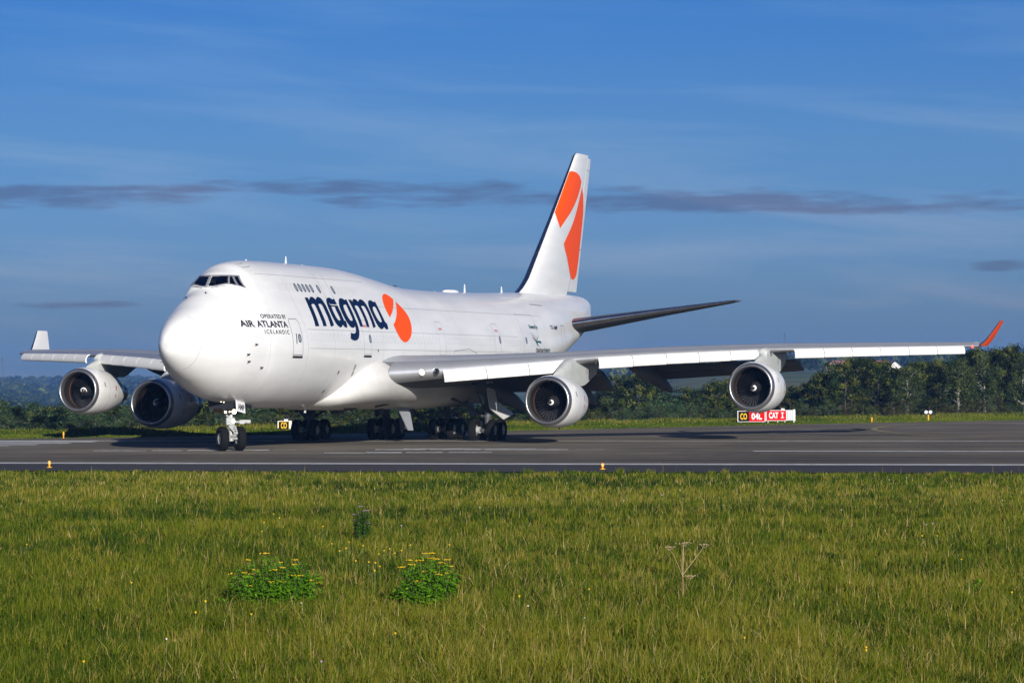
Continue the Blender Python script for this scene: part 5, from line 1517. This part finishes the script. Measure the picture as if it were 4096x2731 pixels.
# distant single trees
for u, v, d, ws, lb in ((1939, 800, 1450, .35, 'tall thin poplar, hazy on the far slope'), (1745, 852, 1200, 1.2, 'hazy round tree on the far slope right of the outer engine'), (1870, 828, 1300, 1.2, 'large hazy tree on the far slope left of the poplar'), (1905, 826, 1350, 1.1, 'hazy tree on the far slope next to the poplar'), (1785, 838, 1250, 1.1, 'hazy tree on the slope just right of the outer engine'), (1815, 832, 1250, 1.0, 'hazy tree between the outer engine and the poplar'), (2130, 822, 1100, 1.2, 'hazy dark tree on the slope behind the birch')):
    place_px(u, v, d, 'oak2' if ws > .5 else 'ash', ws, label=lb, group='far trees on the slope')


def far_wood(name, pts, label):
    """pts: list (x, y, height)"""
    rs = np.random.RandomState(len(pts)); C, Nn, S, T = [], [], [], []
    for x, y, h in pts:
        z = float(terrain_z(x, y)); n = 60
        d = rs.normal(size=(n, 3)); d /= np.linalg.norm(d, axis=1, keepdims=True); d[:, 2] = np.abs(d[:, 2]) * 1.1 - .25
        w = h * rs.uniform(.38, .55)
        C.append(np.array([x, y, z + h * .45]) + d * np.array([w, w, h * .55]) * rs.uniform(.75, 1.05, (n, 1))); Nn.append(d + rs.normal(0, .3, (n, 3))); S.append(rs.uniform(.10, .17, n) * h); T.append(np.clip(rs.normal(.5, .2) + rs.normal(0, .1, n), 0, 1))
    o = quads_mesh(name, np.concatenate(C), np.concatenate(Nn), np.concatenate(S), np.concatenate(T), M['leaf_oak'])
    tag(o, label, 'forest', kind='stuff')


rs_ = np.random.RandomState(4)
pts = []
for i in range(2300):
    y = rs_.uniform(1250, 2700); az = rs_.uniform(-.215, -.015); x = az * y
    h = 11.0 + 2.5 * math.sin(az * 60 + 1.3) + 1.5 * math.sin(az * 170) + rs_.uniform(-2, 2)
    pts.append((x, y, h * (1.0 if y > 2300 else .85)))
far_wood('far_forest', pts, 'dark hazy forest covering the hillside behind the left engines')
pts = []
for i in range(700):
    az = rs_.uniform(-.22, .22); y = rs_.uniform(1700, 2500) if az > .01 else rs_.uniform(2900, 3700); x = az * y; pts.append((x, y, rs_.uniform(7, 12) + 3 * math.sin(x * .01)))
far_wood('far_ridge_wood', pts, 'faint blue wooded ridge on the horizon')
pts = []
for i in range(260):
    az = rs_.uniform(.02, .20); y = rs_.uniform(1100, 1600); 
    if math.sin(az * 140) + math.sin(y * .02) < .2: continue
    pts.append((az * y, y, rs_.uniform(6, 11)))
far_wood('far_copses', pts, 'hazy blue copses on the slope behind the right wing')


def house(x, y, w, d, h, rz, wall, roof, label):
    z = float(terrain_z(x, y)) - .3
    e = empty('house', (x, y, z), rz, label, 'house', 'houses on the far slope')
    b = MB(); b.add([(-w/2, -d/2, 0), (w/2, -d/2, 0), (w/2, d/2, 0), (-w/2, d/2, 0), (-w/2, -d/2, h), (w/2, -d/2, h), (w/2, d/2, h), (-w/2, d/2, h), (0, -d/2, h + w*.38), (0, d/2, h + w*.38)],
                    [(0, 1, 5, 8, 4), (2, 3, 7, 9, 6), (1, 2, 6, 5), (3, 0, 4, 7), (0, 3, 2, 1)])
    b.build('wall', wall, e)
    b = MB()
    for s in (-1, 1):
        a = Vector((s * (w/2 + .4), 0, h - .3)); c = Vector((0, 0, h + w * .38 + .05)); n = Vector((s * .6, 0, 1)).normalized() * .2
        b.add([(a.x, -d/2 - .4, a.z), (a.x, d/2 + .4, a.z), (c.x, d/2 + .4, c.z), (c.x, -d/2 - .4, c.z), *( (p[0] + n.x, p[1], p[2] + n.z) for p in ((a.x, -d/2 - .4, a.z), (a.x, d/2 + .4, a.z), (c.x, d/2 + .4, c.z), (c.x, -d/2 - .4, c.z)))], [(0, 1, 2, 3), (4, 7, 6, 5), (0, 4, 5, 1), (1, 5, 6, 2), (2, 6, 7, 3), (3, 7, 4, 0)])
    r = b.build('roof', roof, e); bb = MB(); bb.box((w * .2, 0, h + w * .38 + .4), (.7, .7, 1.6)); bb.build('chimney', M['bark'], r)
    for wx in (-w * .22, w * .22):
        bb = MB(); bb.box((wx, -d/2 - .02, h * .5), (1.0, .08, 1.3)); bb.build('window', M['glass'], e)
WL = mat('white_render', (0.78, 0.76, 0.72), 0.8); RF = mat('red_tiles', (0.30, 0.12, 0.08), 0.8); RG = mat('grey_slate', (0.16, 0.16, 0.18), 0.7); BR = mat('pale_brick', (0.50, 0.34, 0.28), 0.85)


def house_px(u, v, dist, w, d, rz, wl, rf, label):
    x = px_x(u * 1.7415, dist); zt = CAMZ + (hor(u * 1.7415) - v * 1.7415) * dist / FOC; z = float(terrain_z(x, dist))
    h = max(zt - z + .3 - w * .38, 3.0); house(x, dist, w, d, h, rz, wl, rf, label)
house_px(2046, 841, 1250, 5.5, 9, .25, WL, RG, 'white gabled house showing above the wood under the right wing')
house_px(1926, 845, 1250, 7, 10, -.6, BR, RF, 'pinkish brick house beside the poplar')
house_px(2019, 842, 1400, 6, 9, 1.2, WL, RF, 'small white house with red roof left of the gabled one')
house_px(2160, 840, 1700, 9, 12, .8, WL, RG, 'faint pale house at the far right of the slope')


def mast(u, vt, dist, label):
    x = px_x(u * 1.7415, dist); zt = CAMZ + (hor(u * 1.7415) - vt * 1.7415) * dist / FOC; z = float(terrain_z(x, dist)); H = zt - z
    e = empty('lattice_mast', (x, dist, z), 0, label, 'mast'); b = MB(); r0 = 1.3
    for k in range(3):
        a = 2 * PI * k / 3; b.tube((r0 * math.cos(a), r0 * math.sin(a), 0), (.3 * math.cos(a), .3 * math.sin(a), H), .10, .07, 5)
    n = 14
    for i in range(n):
        for k in range(3):
            a, a2 = 2 * PI * k / 3, 2 * PI * (k + 1) / 3; ra = r0 + (.3 - r0) * i / n; rb = r0 + (.3 - r0) * (i + 1) / n
            b.tube((ra * math.cos(a), ra * math.sin(a), H * i / n), (rb * math.cos(a2), rb * math.sin(a2), H * (i + 1) / n), .05, .05, 4)
    b.build('frame', M['geardark'], e)
    b = MB(); b.tube((0, 0, H - 1.5), (0, 0, H + 1.5), .5, .5, 10); b.build('aerial', M['geardark'], e)
mast(1802.5, 776, 2300, 'thin lattice mast on the horizon above the right outer engine')
mast(5, 815, 2300, 'faint lattice mast on the horizon at the left edge of the photo')


# ---- grass blades: one object near, one beyond the runway
def grass_mat():
    return leaf_mat('grass_blades', [(0.0, (0.016, 0.032, 0.003)), (0.18, (0.024, 0.050, 0.003)), (0.36, (0.052, 0.080, 0.003)), (0.52, (0.084, 0.106, 0.005)), (0.64, (0.120, 0.124, 0.011)), (0.74, (0.135, 0.125, 0.012)), (0.88, (0.20, 0.150, 0.034)), (1.0, (0.38, 0.30, 0.14))], 0.65)


GM = grass_mat()


def vnoise(x, y, s, seed):
    """smooth value noise with numpy"""
    rs = np.random.RandomState(seed); T = rs.rand(256, 256)
    x = x / s + 1000; y = y / s + 1000 + 0 * x; xi = np.floor(x).astype(int); yi = np.floor(y).astype(int); fx = x - xi; fy = y - yi
    fx = fx * fx * (3 - 2 * fx); fy = fy * fy * (3 - 2 * fy)
    g = lambda a, b: T[a % 256, b % 256]
    return (g(xi, yi) * (1 - fx) + g(xi + 1, yi) * fx) * (1 - fy) + (g(xi, yi + 1) * (1 - fx) + g(xi + 1, yi + 1) * fx) * fy


def blades(name, x, y, z, h, w, tone, label, bend=.35, seed=1):
    n = len(x); rs = np.random.RandomState(seed)
    a = rs.uniform(0, 2 * PI, n); bd = rs.uniform(0, 2 * PI, n); b_ = h * np.abs(rs.normal(0, bend, n))
    # blade faces roughly across the view, with scatter
    wa = rs.normal(0, .8, n); wx, wy = np.cos(wa) * w / 2, np.sin(wa) * w / 2
    bx, by = np.cos(bd) * b_, np.sin(bd) * b_
    z0 = z - .02
    P = np.empty((n, 5, 3), np.float32)
    P[:, 0] = np.stack([x - wx, y - wy, z0], 1); P[:, 1] = np.stack([x + wx, y + wy, z0], 1)
    P[:, 2] = np.stack([x + wx * .8 + bx * .35, y + wy * .8 + by * .35, z0 + h * .58], 1); P[:, 3] = np.stack([x - wx * .8 + bx * .35, y - wy * .8 + by * .35, z0 + h * .58], 1)
    hz = np.sqrt(np.maximum(h ** 2 - (b_ * .8) ** 2, (h * .6) ** 2))
    P[:, 4] = np.stack([x + bx, y + by, z0 + hz], 1)
    me = bpy.data.meshes.new(name); me.vertices.add(5 * n); me.vertices.foreach_set('co', P.ravel())
    base = np.arange(n, dtype=np.int32)[:, None] * 5
    idx = (base + np.array([0, 1, 2, 3, 3, 2, 4], dtype=np.int32)).ravel()
    me.loops.add(7 * n); me.loops.foreach_set('vertex_index', idx)
    me.polygons.add(2 * n)
    ls = (np.arange(n, dtype=np.int32)[:, None] * 7 + np.array([0, 4], dtype=np.int32)).ravel(); me.polygons.foreach_set('loop_start', ls)
    me.polygons.foreach_set('loop_total', np.tile(np.array([4, 3], dtype=np.int32), n))
    me.update(calc_edges=True)
    at = me.attributes.new('tone', 'FLOAT', 'FACE'); at.data.foreach_set('value', np.repeat(tone, 2).astype(np.float32))
    me.materials.append(GM)
    o = bpy.data.objects.new(name, me); COL.objects.link(o)
    return tag(o, label, 'grass', kind='stuff')


def near_grass(N=600000):
    rs = np.random.RandomState(77)
    # denser near the camera: y ~ pdf falling with distance
    t = rs.rand(N); y0, y1 = 32.0, 119.0
    y = 1 / (1 / y0 + (1 / y1 - 1 / y0) * t ** 0.92)
    hw = y * .184 + 5.0
    x = rs.uniform(-1, 1, N) * hw
    ok = y < near_edge(x) - .3 + rs.uniform(-.5, .5, N) + 1.6 * (vnoise(x, y * 0, .9, 21) - .4) + 1.2 * (vnoise(x, y * 0, .25, 22) - .5)
    x, y = x[ok], y[ok]; n = len(x)
    p1 = vnoise(x, y * .55, 3.0, 1); p2 = vnoise(x, y * .7, .8, 2); p3 = vnoise(x, y * .35, 9.0, 3); p4 = vnoise(x, y, .28, 4)
    h = .07 + .17 * p2 + .13 * p1 + .15 * p4 * p4
    # mown strips and a wheel track at about 70-77 m
    k = np.exp(-((y - 72.0 - .02 * x) / 1.4) ** 2); h *= 1 - .55 * k
    k2 = np.exp(-((y - 76.6 - .02 * x + .6 * (p1 - .5)) / .8) ** 2)
    k3 = np.exp(-((y - 98.5 - .05 * x) / 1.2) ** 2)
    h *= np.where(y > 80, .75, 1.0)
    h *= .45 + .55 * smooth01((near_edge(x) - y) / 9.0)
    p5 = vnoise(x, y * .45, 1.7, 9); tone = -.02 + .30 * p1 + .26 * p3 + .34 * (p4 - .5) + .26 * (p2 - .5) + .40 * (p5 - .45) + rs.normal(0, .20, n) + .22 * k + .04 - .04 - .05 * (y < 60) + .10 * np.exp(-((y - 88) / 7.0) ** 2)
    tone -= .55 * k2 * (p2 > .3) + .3 * k3 * (p2 > .4)  # dark weed clumps, with the track's shadow side put into blade tone
    straw = rs.rand(n) < (.05 + .16 * np.clip((p3 - .5) * 2.2, 0, 1) + .22 * np.exp(-((y - 88) / 6.0) ** 2) * p5 + .05 * (y > 80))
    tone = np.where(straw, rs.uniform(.70, .98, n), np.clip(tone, 0.0, .74))
    h = h * rs.uniform(.6, 1.35, n); h = np.where(straw, h * 1.12, h)
    w = (.011 + .00018 * (y - 30)) * rs.uniform(.7, 1.5, n); w = np.where(straw, w * .7, w)
    blades('grass', x, y, np.zeros(n), h, w, tone, 'rough olive green meadow grass with straw-coloured stems in front of the runway', .55, 5)
    # tussocks: clumps of longer blades with a tint of their own
    nt_ = 4200; t = rs.rand(nt_); ty = 1 / (1 / 33 + (1 / 112.0 - 1 / 33) * t ** .95); tx = rs.uniform(-1, 1, nt_) * (ty * .184 + 5); ok = ty < near_edge(tx) - 1; tx, ty = tx[ok], ty[ok]; nt_ = len(tx)
    per = 46; rad = rs.uniform(.08, .26, nt_); tt = np.where(rs.rand(nt_) < .2, rs.uniform(.66, .84, nt_), rs.uniform(.02, .66, nt_)); th = rs.uniform(.20, .40, nt_) * np.where(ty > 80, .7, 1)
    a = rs.uniform(0, 2 * PI, (nt_, per)); rr2 = np.sqrt(rs.rand(nt_, per)) * rad[:, None]
    xx = (tx[:, None] + np.cos(a) * rr2).ravel(); yy = (ty[:, None] + np.sin(a) * rr2).ravel(); hh2 = (th[:, None] * rs.uniform(.55, 1.15, (nt_, per))).ravel(); to = (tt[:, None] + rs.normal(0, .09, (nt_, per))).ravel()
    blades('tussocks', xx, yy, np.zeros(len(xx)), hh2, (.010 + .00018 * (yy - 30)) * rs.uniform(.7, 1.4, len(xx)), np.clip(to, 0, 1), 'uneven tussocks of longer grass through the foreground meadow', .5, 15)
    # tall dry stems with seed heads
    m_ = 1900; t = rs.rand(m_); y = 1 / (1 / 33 + (1 / 115.0 - 1 / 33) * t); x = rs.uniform(-1, 1, m_) * (y * .184 + 1); ok = y < near_edge(x) - .3; x, y = x[ok], y[ok]; m_ = len(x)
    hh = rs.uniform(.24, .50, m_)
    blades('dry_stems', x, y, np.zeros(m_), hh, .005 + .00008 * (y - 30), rs.uniform(.72, 1, m_), 'scattered tall dry grass stems in the foreground meadow', .18, 6)


def far_grass(N=170000):
    rs = np.random.RandomState(78)
    x = rs.uniform(-48, 62, N); e = edge_y(x); t = rs.rand(N) ** .9; y = e + .1 + t * 20
    p1 = vnoise(x, y, 4.0, 11); p2 = vnoise(x, y, 1.2, 12); tall = smooth01((t * 20 - 9) / 8)
    h = (.06 + .08 * p2) * (1 - tall) + tall * (.16 + .30 * p2 + .10 * p1); h *= rs.uniform(.6, 1.3, N)
    straw = rs.rand(N) < (.03 + .26 * tall * (.4 + p1))
    tone = np.where(straw, rs.uniform(.68, .95, N), np.clip(.16 + .36 * p1 + rs.normal(0, .14, N), 0, .66))
    blades('grass', x, y, terrain_z(x, y), h, (.05 + .03 * rs.rand(N)) * (1 - .35 * tall), tone, 'bright green grass strip beyond the runway, straw-coloured along its far side', .3, 8)


near_grass()
far_grass()


# ---- single plants in the meadow
def leafy(name, x, y, w, h, n, leafm, label, cat, flowers=0, fcol=None, seed=1, depth=None, group=None, conical=False):
    rs = np.random.RandomState(seed); e = empty(name, (x, y, 0), 0, label, cat, group)
    b = MB(); depth = depth or w * .7
    C, Nn, S, T = [], [], [], []
    ns = max(6, n // 60)
    heads = []
    for i in range(ns):
        a, r = rs.uniform(0, 2 * PI), math.sqrt(rs.uniform(0, 1)) * (1.35 if rs.rand() < .15 else .95); bx, by = r * math.cos(a) * w / 2, r * math.sin(a) * depth / 2
        hh = h * max(1 - .35 * r ** 2, .4) * rs.uniform(.62, 1.12)
        b.tube((bx * .6, by * .6, 0), (bx, by, hh), .006, .003, 5, False); heads.append((bx, by, hh))
        k = n // ns; t = rs.uniform(.12, .97, k) ** .8
        wd = .13 * w if not conical else w * .5 * (1.05 - t)
        ang = rs.uniform(0, 2 * PI, k); rr = rs.uniform(.2, 1, k) * wd
        C.append(np.stack([bx * (.6 + .4 * t) + np.cos(ang) * rr, by * (.6 + .4 * t) + np.sin(ang) * rr, t * hh], 1)); Nn.append(np.stack([np.cos(ang) * .5, np.sin(ang) * .5, rs.uniform(.3, 1, k)], 1)); S.append(rs.uniform(.018, .045, k)); T.append(np.clip(rs.normal(.5, .22, k), 0, 1))
    b.build('stem', M['stem'], e)
    quads_mesh('leaves', np.concatenate(C), np.concatenate(Nn), np.concatenate(S), np.concatenate(T), leafm, e, .7)
    if flowers:
        idx = rs.permutation(len(heads))[:flowers]
        for i in idx:
            px, py, pz = heads[i]; b = MB()
            for k in range(9):
                a = 2 * PI * k / 9 + rs.uniform(-.3, .3); r = rs.uniform(.01, .065); q = (px + r * math.cos(a), py + r * math.sin(a), pz + .03 + rs.uniform(-.006, .008))
                b.lathe([(0, .003), (.005, .015), (.010, .012), (.012, .001)], q, (0, 0, 1), 7)
            b.build('flower_head', fcol, e, auto=60)
    return e


M['stem'] = mat('green_stem', (0.10, 0.15, 0.04), 0.7)
M['ragleaf'] = leaf_mat('ragwort_leaves', [(0.0, (0.008, 0.030, 0.001)), (0.4, (0.040, 0.120, 0.003)), (1.0, (0.12, 0.25, 0.008))])
M['thleaf'] = leaf_mat('thistle_leaves', [(0.0, (0.008, 0.022, 0.003)), (0.5, (0.02, 0.055, 0.006)), (1.0, (0.06, 0.11, 0.02))])
M['petal'] = mat('yellow_petals', (0.75, 0.48, 0.01), 0.6)
M['petalw'] = mat('white_petals', (0.75, 0.74, 0.70), 0.6)
M['petalp'] = mat('mauve_petals', (0.45, 0.30, 0.48), 0.6)
M['drystem'] = mat('dry_umbel', (0.34, 0.25, 0.14), 0.8)
M['drystem2'] = mat('reddish_dry_stem', (0.24, 0.13, 0.08), 0.8)
leafy('ragwort_clump', -3.72, 45.3, 1.50, .90, 9000, M['ragleaf'], 'wide bright green clump topped with yellow flower heads, left of two', 'wildflower', 30, M['petal'], 3, group='flowering clumps in the meadow')
leafy('ragwort_clump', -1.30, 44.6, 1.02, .92, 7500, M['ragleaf'], 'narrower bright green clump topped with yellow flower heads, right of two', 'wildflower', 22, M['petal'], 4, group='flowering clumps in the meadow')
leafy('thistle_plant', -3.27, 62.5, .48, .95, 2200, M['thleaf'], 'upright dark thistle with pale mauve tips, tallest weed of the meadow', 'weed', 5, M['petalp'], 5, conical=False)
leafy('dock_plant', 6.3, 56.0, .7, .30, 700, M['thleaf'], 'low dark leafy weed towards the right of the meadow', 'weed', 0, None, 6)
leafy('dock_plant', -2.2, 58.0, .8, .28, 700, M['thleaf'], 'low dark leafy weed behind the flowering clumps', 'weed', 0, None, 7)
leafy('bramble_plant', 7.4, 47.0, .9, .35, 900, M['ragleaf'], 'low green bramble patch near the right edge of the meadow', 'weed', 0, None, 9)

e = empty('hogweed', (2.69, 46.2, 0), 0, 'dead dry hogweed with flat pale umbels on a bare stem', 'dried plant')
b = MB(); b.tube((.02, 0, 0), (0, 0, .50), .010, .008, 7); b.build('lower_stem', M['drystem2'], e)
b = MB(); b.tube((0, 0, .50), (.015, 0, 1.0), .008, .006, 7); b.tube((0, 0, .52), (.30, .05, .90), .006, .004, 6); b.tube((.30, .05, .90), (.34, .05, .97), .004, .003, 5); b.tube((0, 0, .50), (-.12, .1, .80), .004, .003, 5); b.tube((-.12, .1, .80), (-.20, .1, .93), .003, .003, 5); b.tube((0, 0, .5), (.12, 0, .49), .004, .003, 5); b.build('branch', M['drystem'], e)
for (px, py, pz), r in (((.015, 0, 1.02), .13), ((.35, .05, .99), .085), ((-.21, .1, .95), .10), ((.12, 0, .50), .09)):
    b = MB(); rr = random.Random(int(px * 100))
    for k in range(16):
        a = rr.uniform(0, 6.28); q = r * math.sqrt(rr.random()); c = (px + q * math.cos(a), py + q * math.sin(a), pz + rr.uniform(-.006, .012)); b.tube((px, py, pz - .05), c, .0012, .0012, 4, False); b.lathe([(-.006, .002), (0, .013), (.008, .012), (.01, .001)], c, (0, 0, 1), 7)
    b.build('umbel', M['drystem'], e, auto=60)


def flower_proto(m, r):
    b = MB(); b.k = 0; b.tube((0, 0, 0), (0, 0, 1.0), .004, .003, 5, False)
    s = b.build('stem', M['stem']); c = MB()
    for k in range(6):
        a = 2 * PI * k / 6; u = Vector((math.cos(a), math.sin(a), 0)); v = Vector((-math.sin(a), math.cos(a), 0)); Z = lambda z: Vector((0, 0, 1.0 + z))
        c.add([tuple(Z(0)), tuple(u * r * .8 + v * r * .5 + Z(r * 1.6)), tuple(u * r * .9 + Z(r * 3.4)), tuple(u * r * .8 - v * r * .5 + Z(r * 1.6))], [(0, 1, 2, 3)])
    c.lathe([(0, r * .3), (r, r * .5), (r * 1.8, r * .3), (r * 2, .001)], (0, 0, 1.0), (0, 0, 1), 8)
    h = c.build('bloom', m, auto=60); d = (s.data, h.data); bpy.data.objects.remove(s); bpy.data.objects.remove(h); return d


FP = {'yellow': flower_proto(M['petal'], .019), 'white': flower_proto(M['petalw'], .017), 'mauve': flower_proto(M['petalp'], .018)}
rr = random.Random(12)
spots = [('yellow', u, v) for u, v in ((778, 1262), (793, 1256), (800, 1241), (832, 1250), (845, 1288), (860, 1290), (868, 1270), (880, 1262), (893, 1258), (905, 1268), (920, 1262), (815, 1285), (760, 1245), (940, 1250), (858, 1308), (1030, 1250), (600, 1215), (605, 1195), (640, 1185), (627, 1175), (740, 1205), (655, 1308), (545, 1330), (447, 1400), (470, 1375), (575, 1405), (1190, 1370), (1350, 1355), (1985, 1495), (2320, 1372), (2205, 1295), (2115, 1240), (190, 1510), (300, 1330), (905, 1452), (870, 1298), (1706, 1470), (1985, 1502), (2150, 1240), (60, 1240))]
spots += [('white', u, v) for u, v in ((1930, 1178), (2300, 1160), (1430, 1152), (1100, 1165), (1560, 1130), (2080, 1105), (1210, 1392), (690, 1380), (1340, 1420), (380, 1460), (2040, 1110), (1300, 1110))]
spots += [('mauve', u, v) for u, v in ((2140, 1212), (2125, 1214), (1520, 1140), (735, 1515), (920, 1205), (1660, 1165))]
for kd, u, v in spots:
    h = {'yellow': .44, 'white': .36, 'mauve': .42}[kd] * rr.uniform(.85, 1.15)
    dv = v * 1.7415 - hor(u * 1.7415); d = (CAMZ - h) * FOC / dv; x = px_x(u * 1.7415, d)
    e = empty(kd + '_flower', (x, d, 0), rr.uniform(0, 6), 'tiny %s wildflower on a thin stem in the meadow' % kd, 'wildflower', kd + ' wildflowers dotted over the meadow')
    e.scale = (1 + (d - 40) * .012, 1 + (d - 40) * .012, h)
    for nm, dd in zip(('stem', 'bloom'), FP[kd]):
        o = bpy.data.objects.new(nm, dd); COL.objects.link(o); o.parent = e

# ------------------------------------------------------------------ haze
HAZE_ON = True
if HAZE_ON:
    b = MB(); b.box((0, 2000, 17), (6200, 4440, 62))
    hm = bpy.data.materials.new('haze'); hm.use_nodes = True; t = hm.node_tree; t.nodes.clear(); g = NG(t)
    pv = g.n('ShaderNodeVolumePrincipled', ins={'Color': (0.21, 0.45, 1.0, 1), 'Density': 0.00016, 'Anisotropy': 0.0})
    out = g.n('ShaderNodeOutputMaterial'); g.link(pv.outputs[0], out.inputs['Volume'])
    o = b.build('haze', hm); tag(o, kind='stuff')
SC.cycles.volume_bounces = 0
SC.cycles.transparent_max_bounces = 16
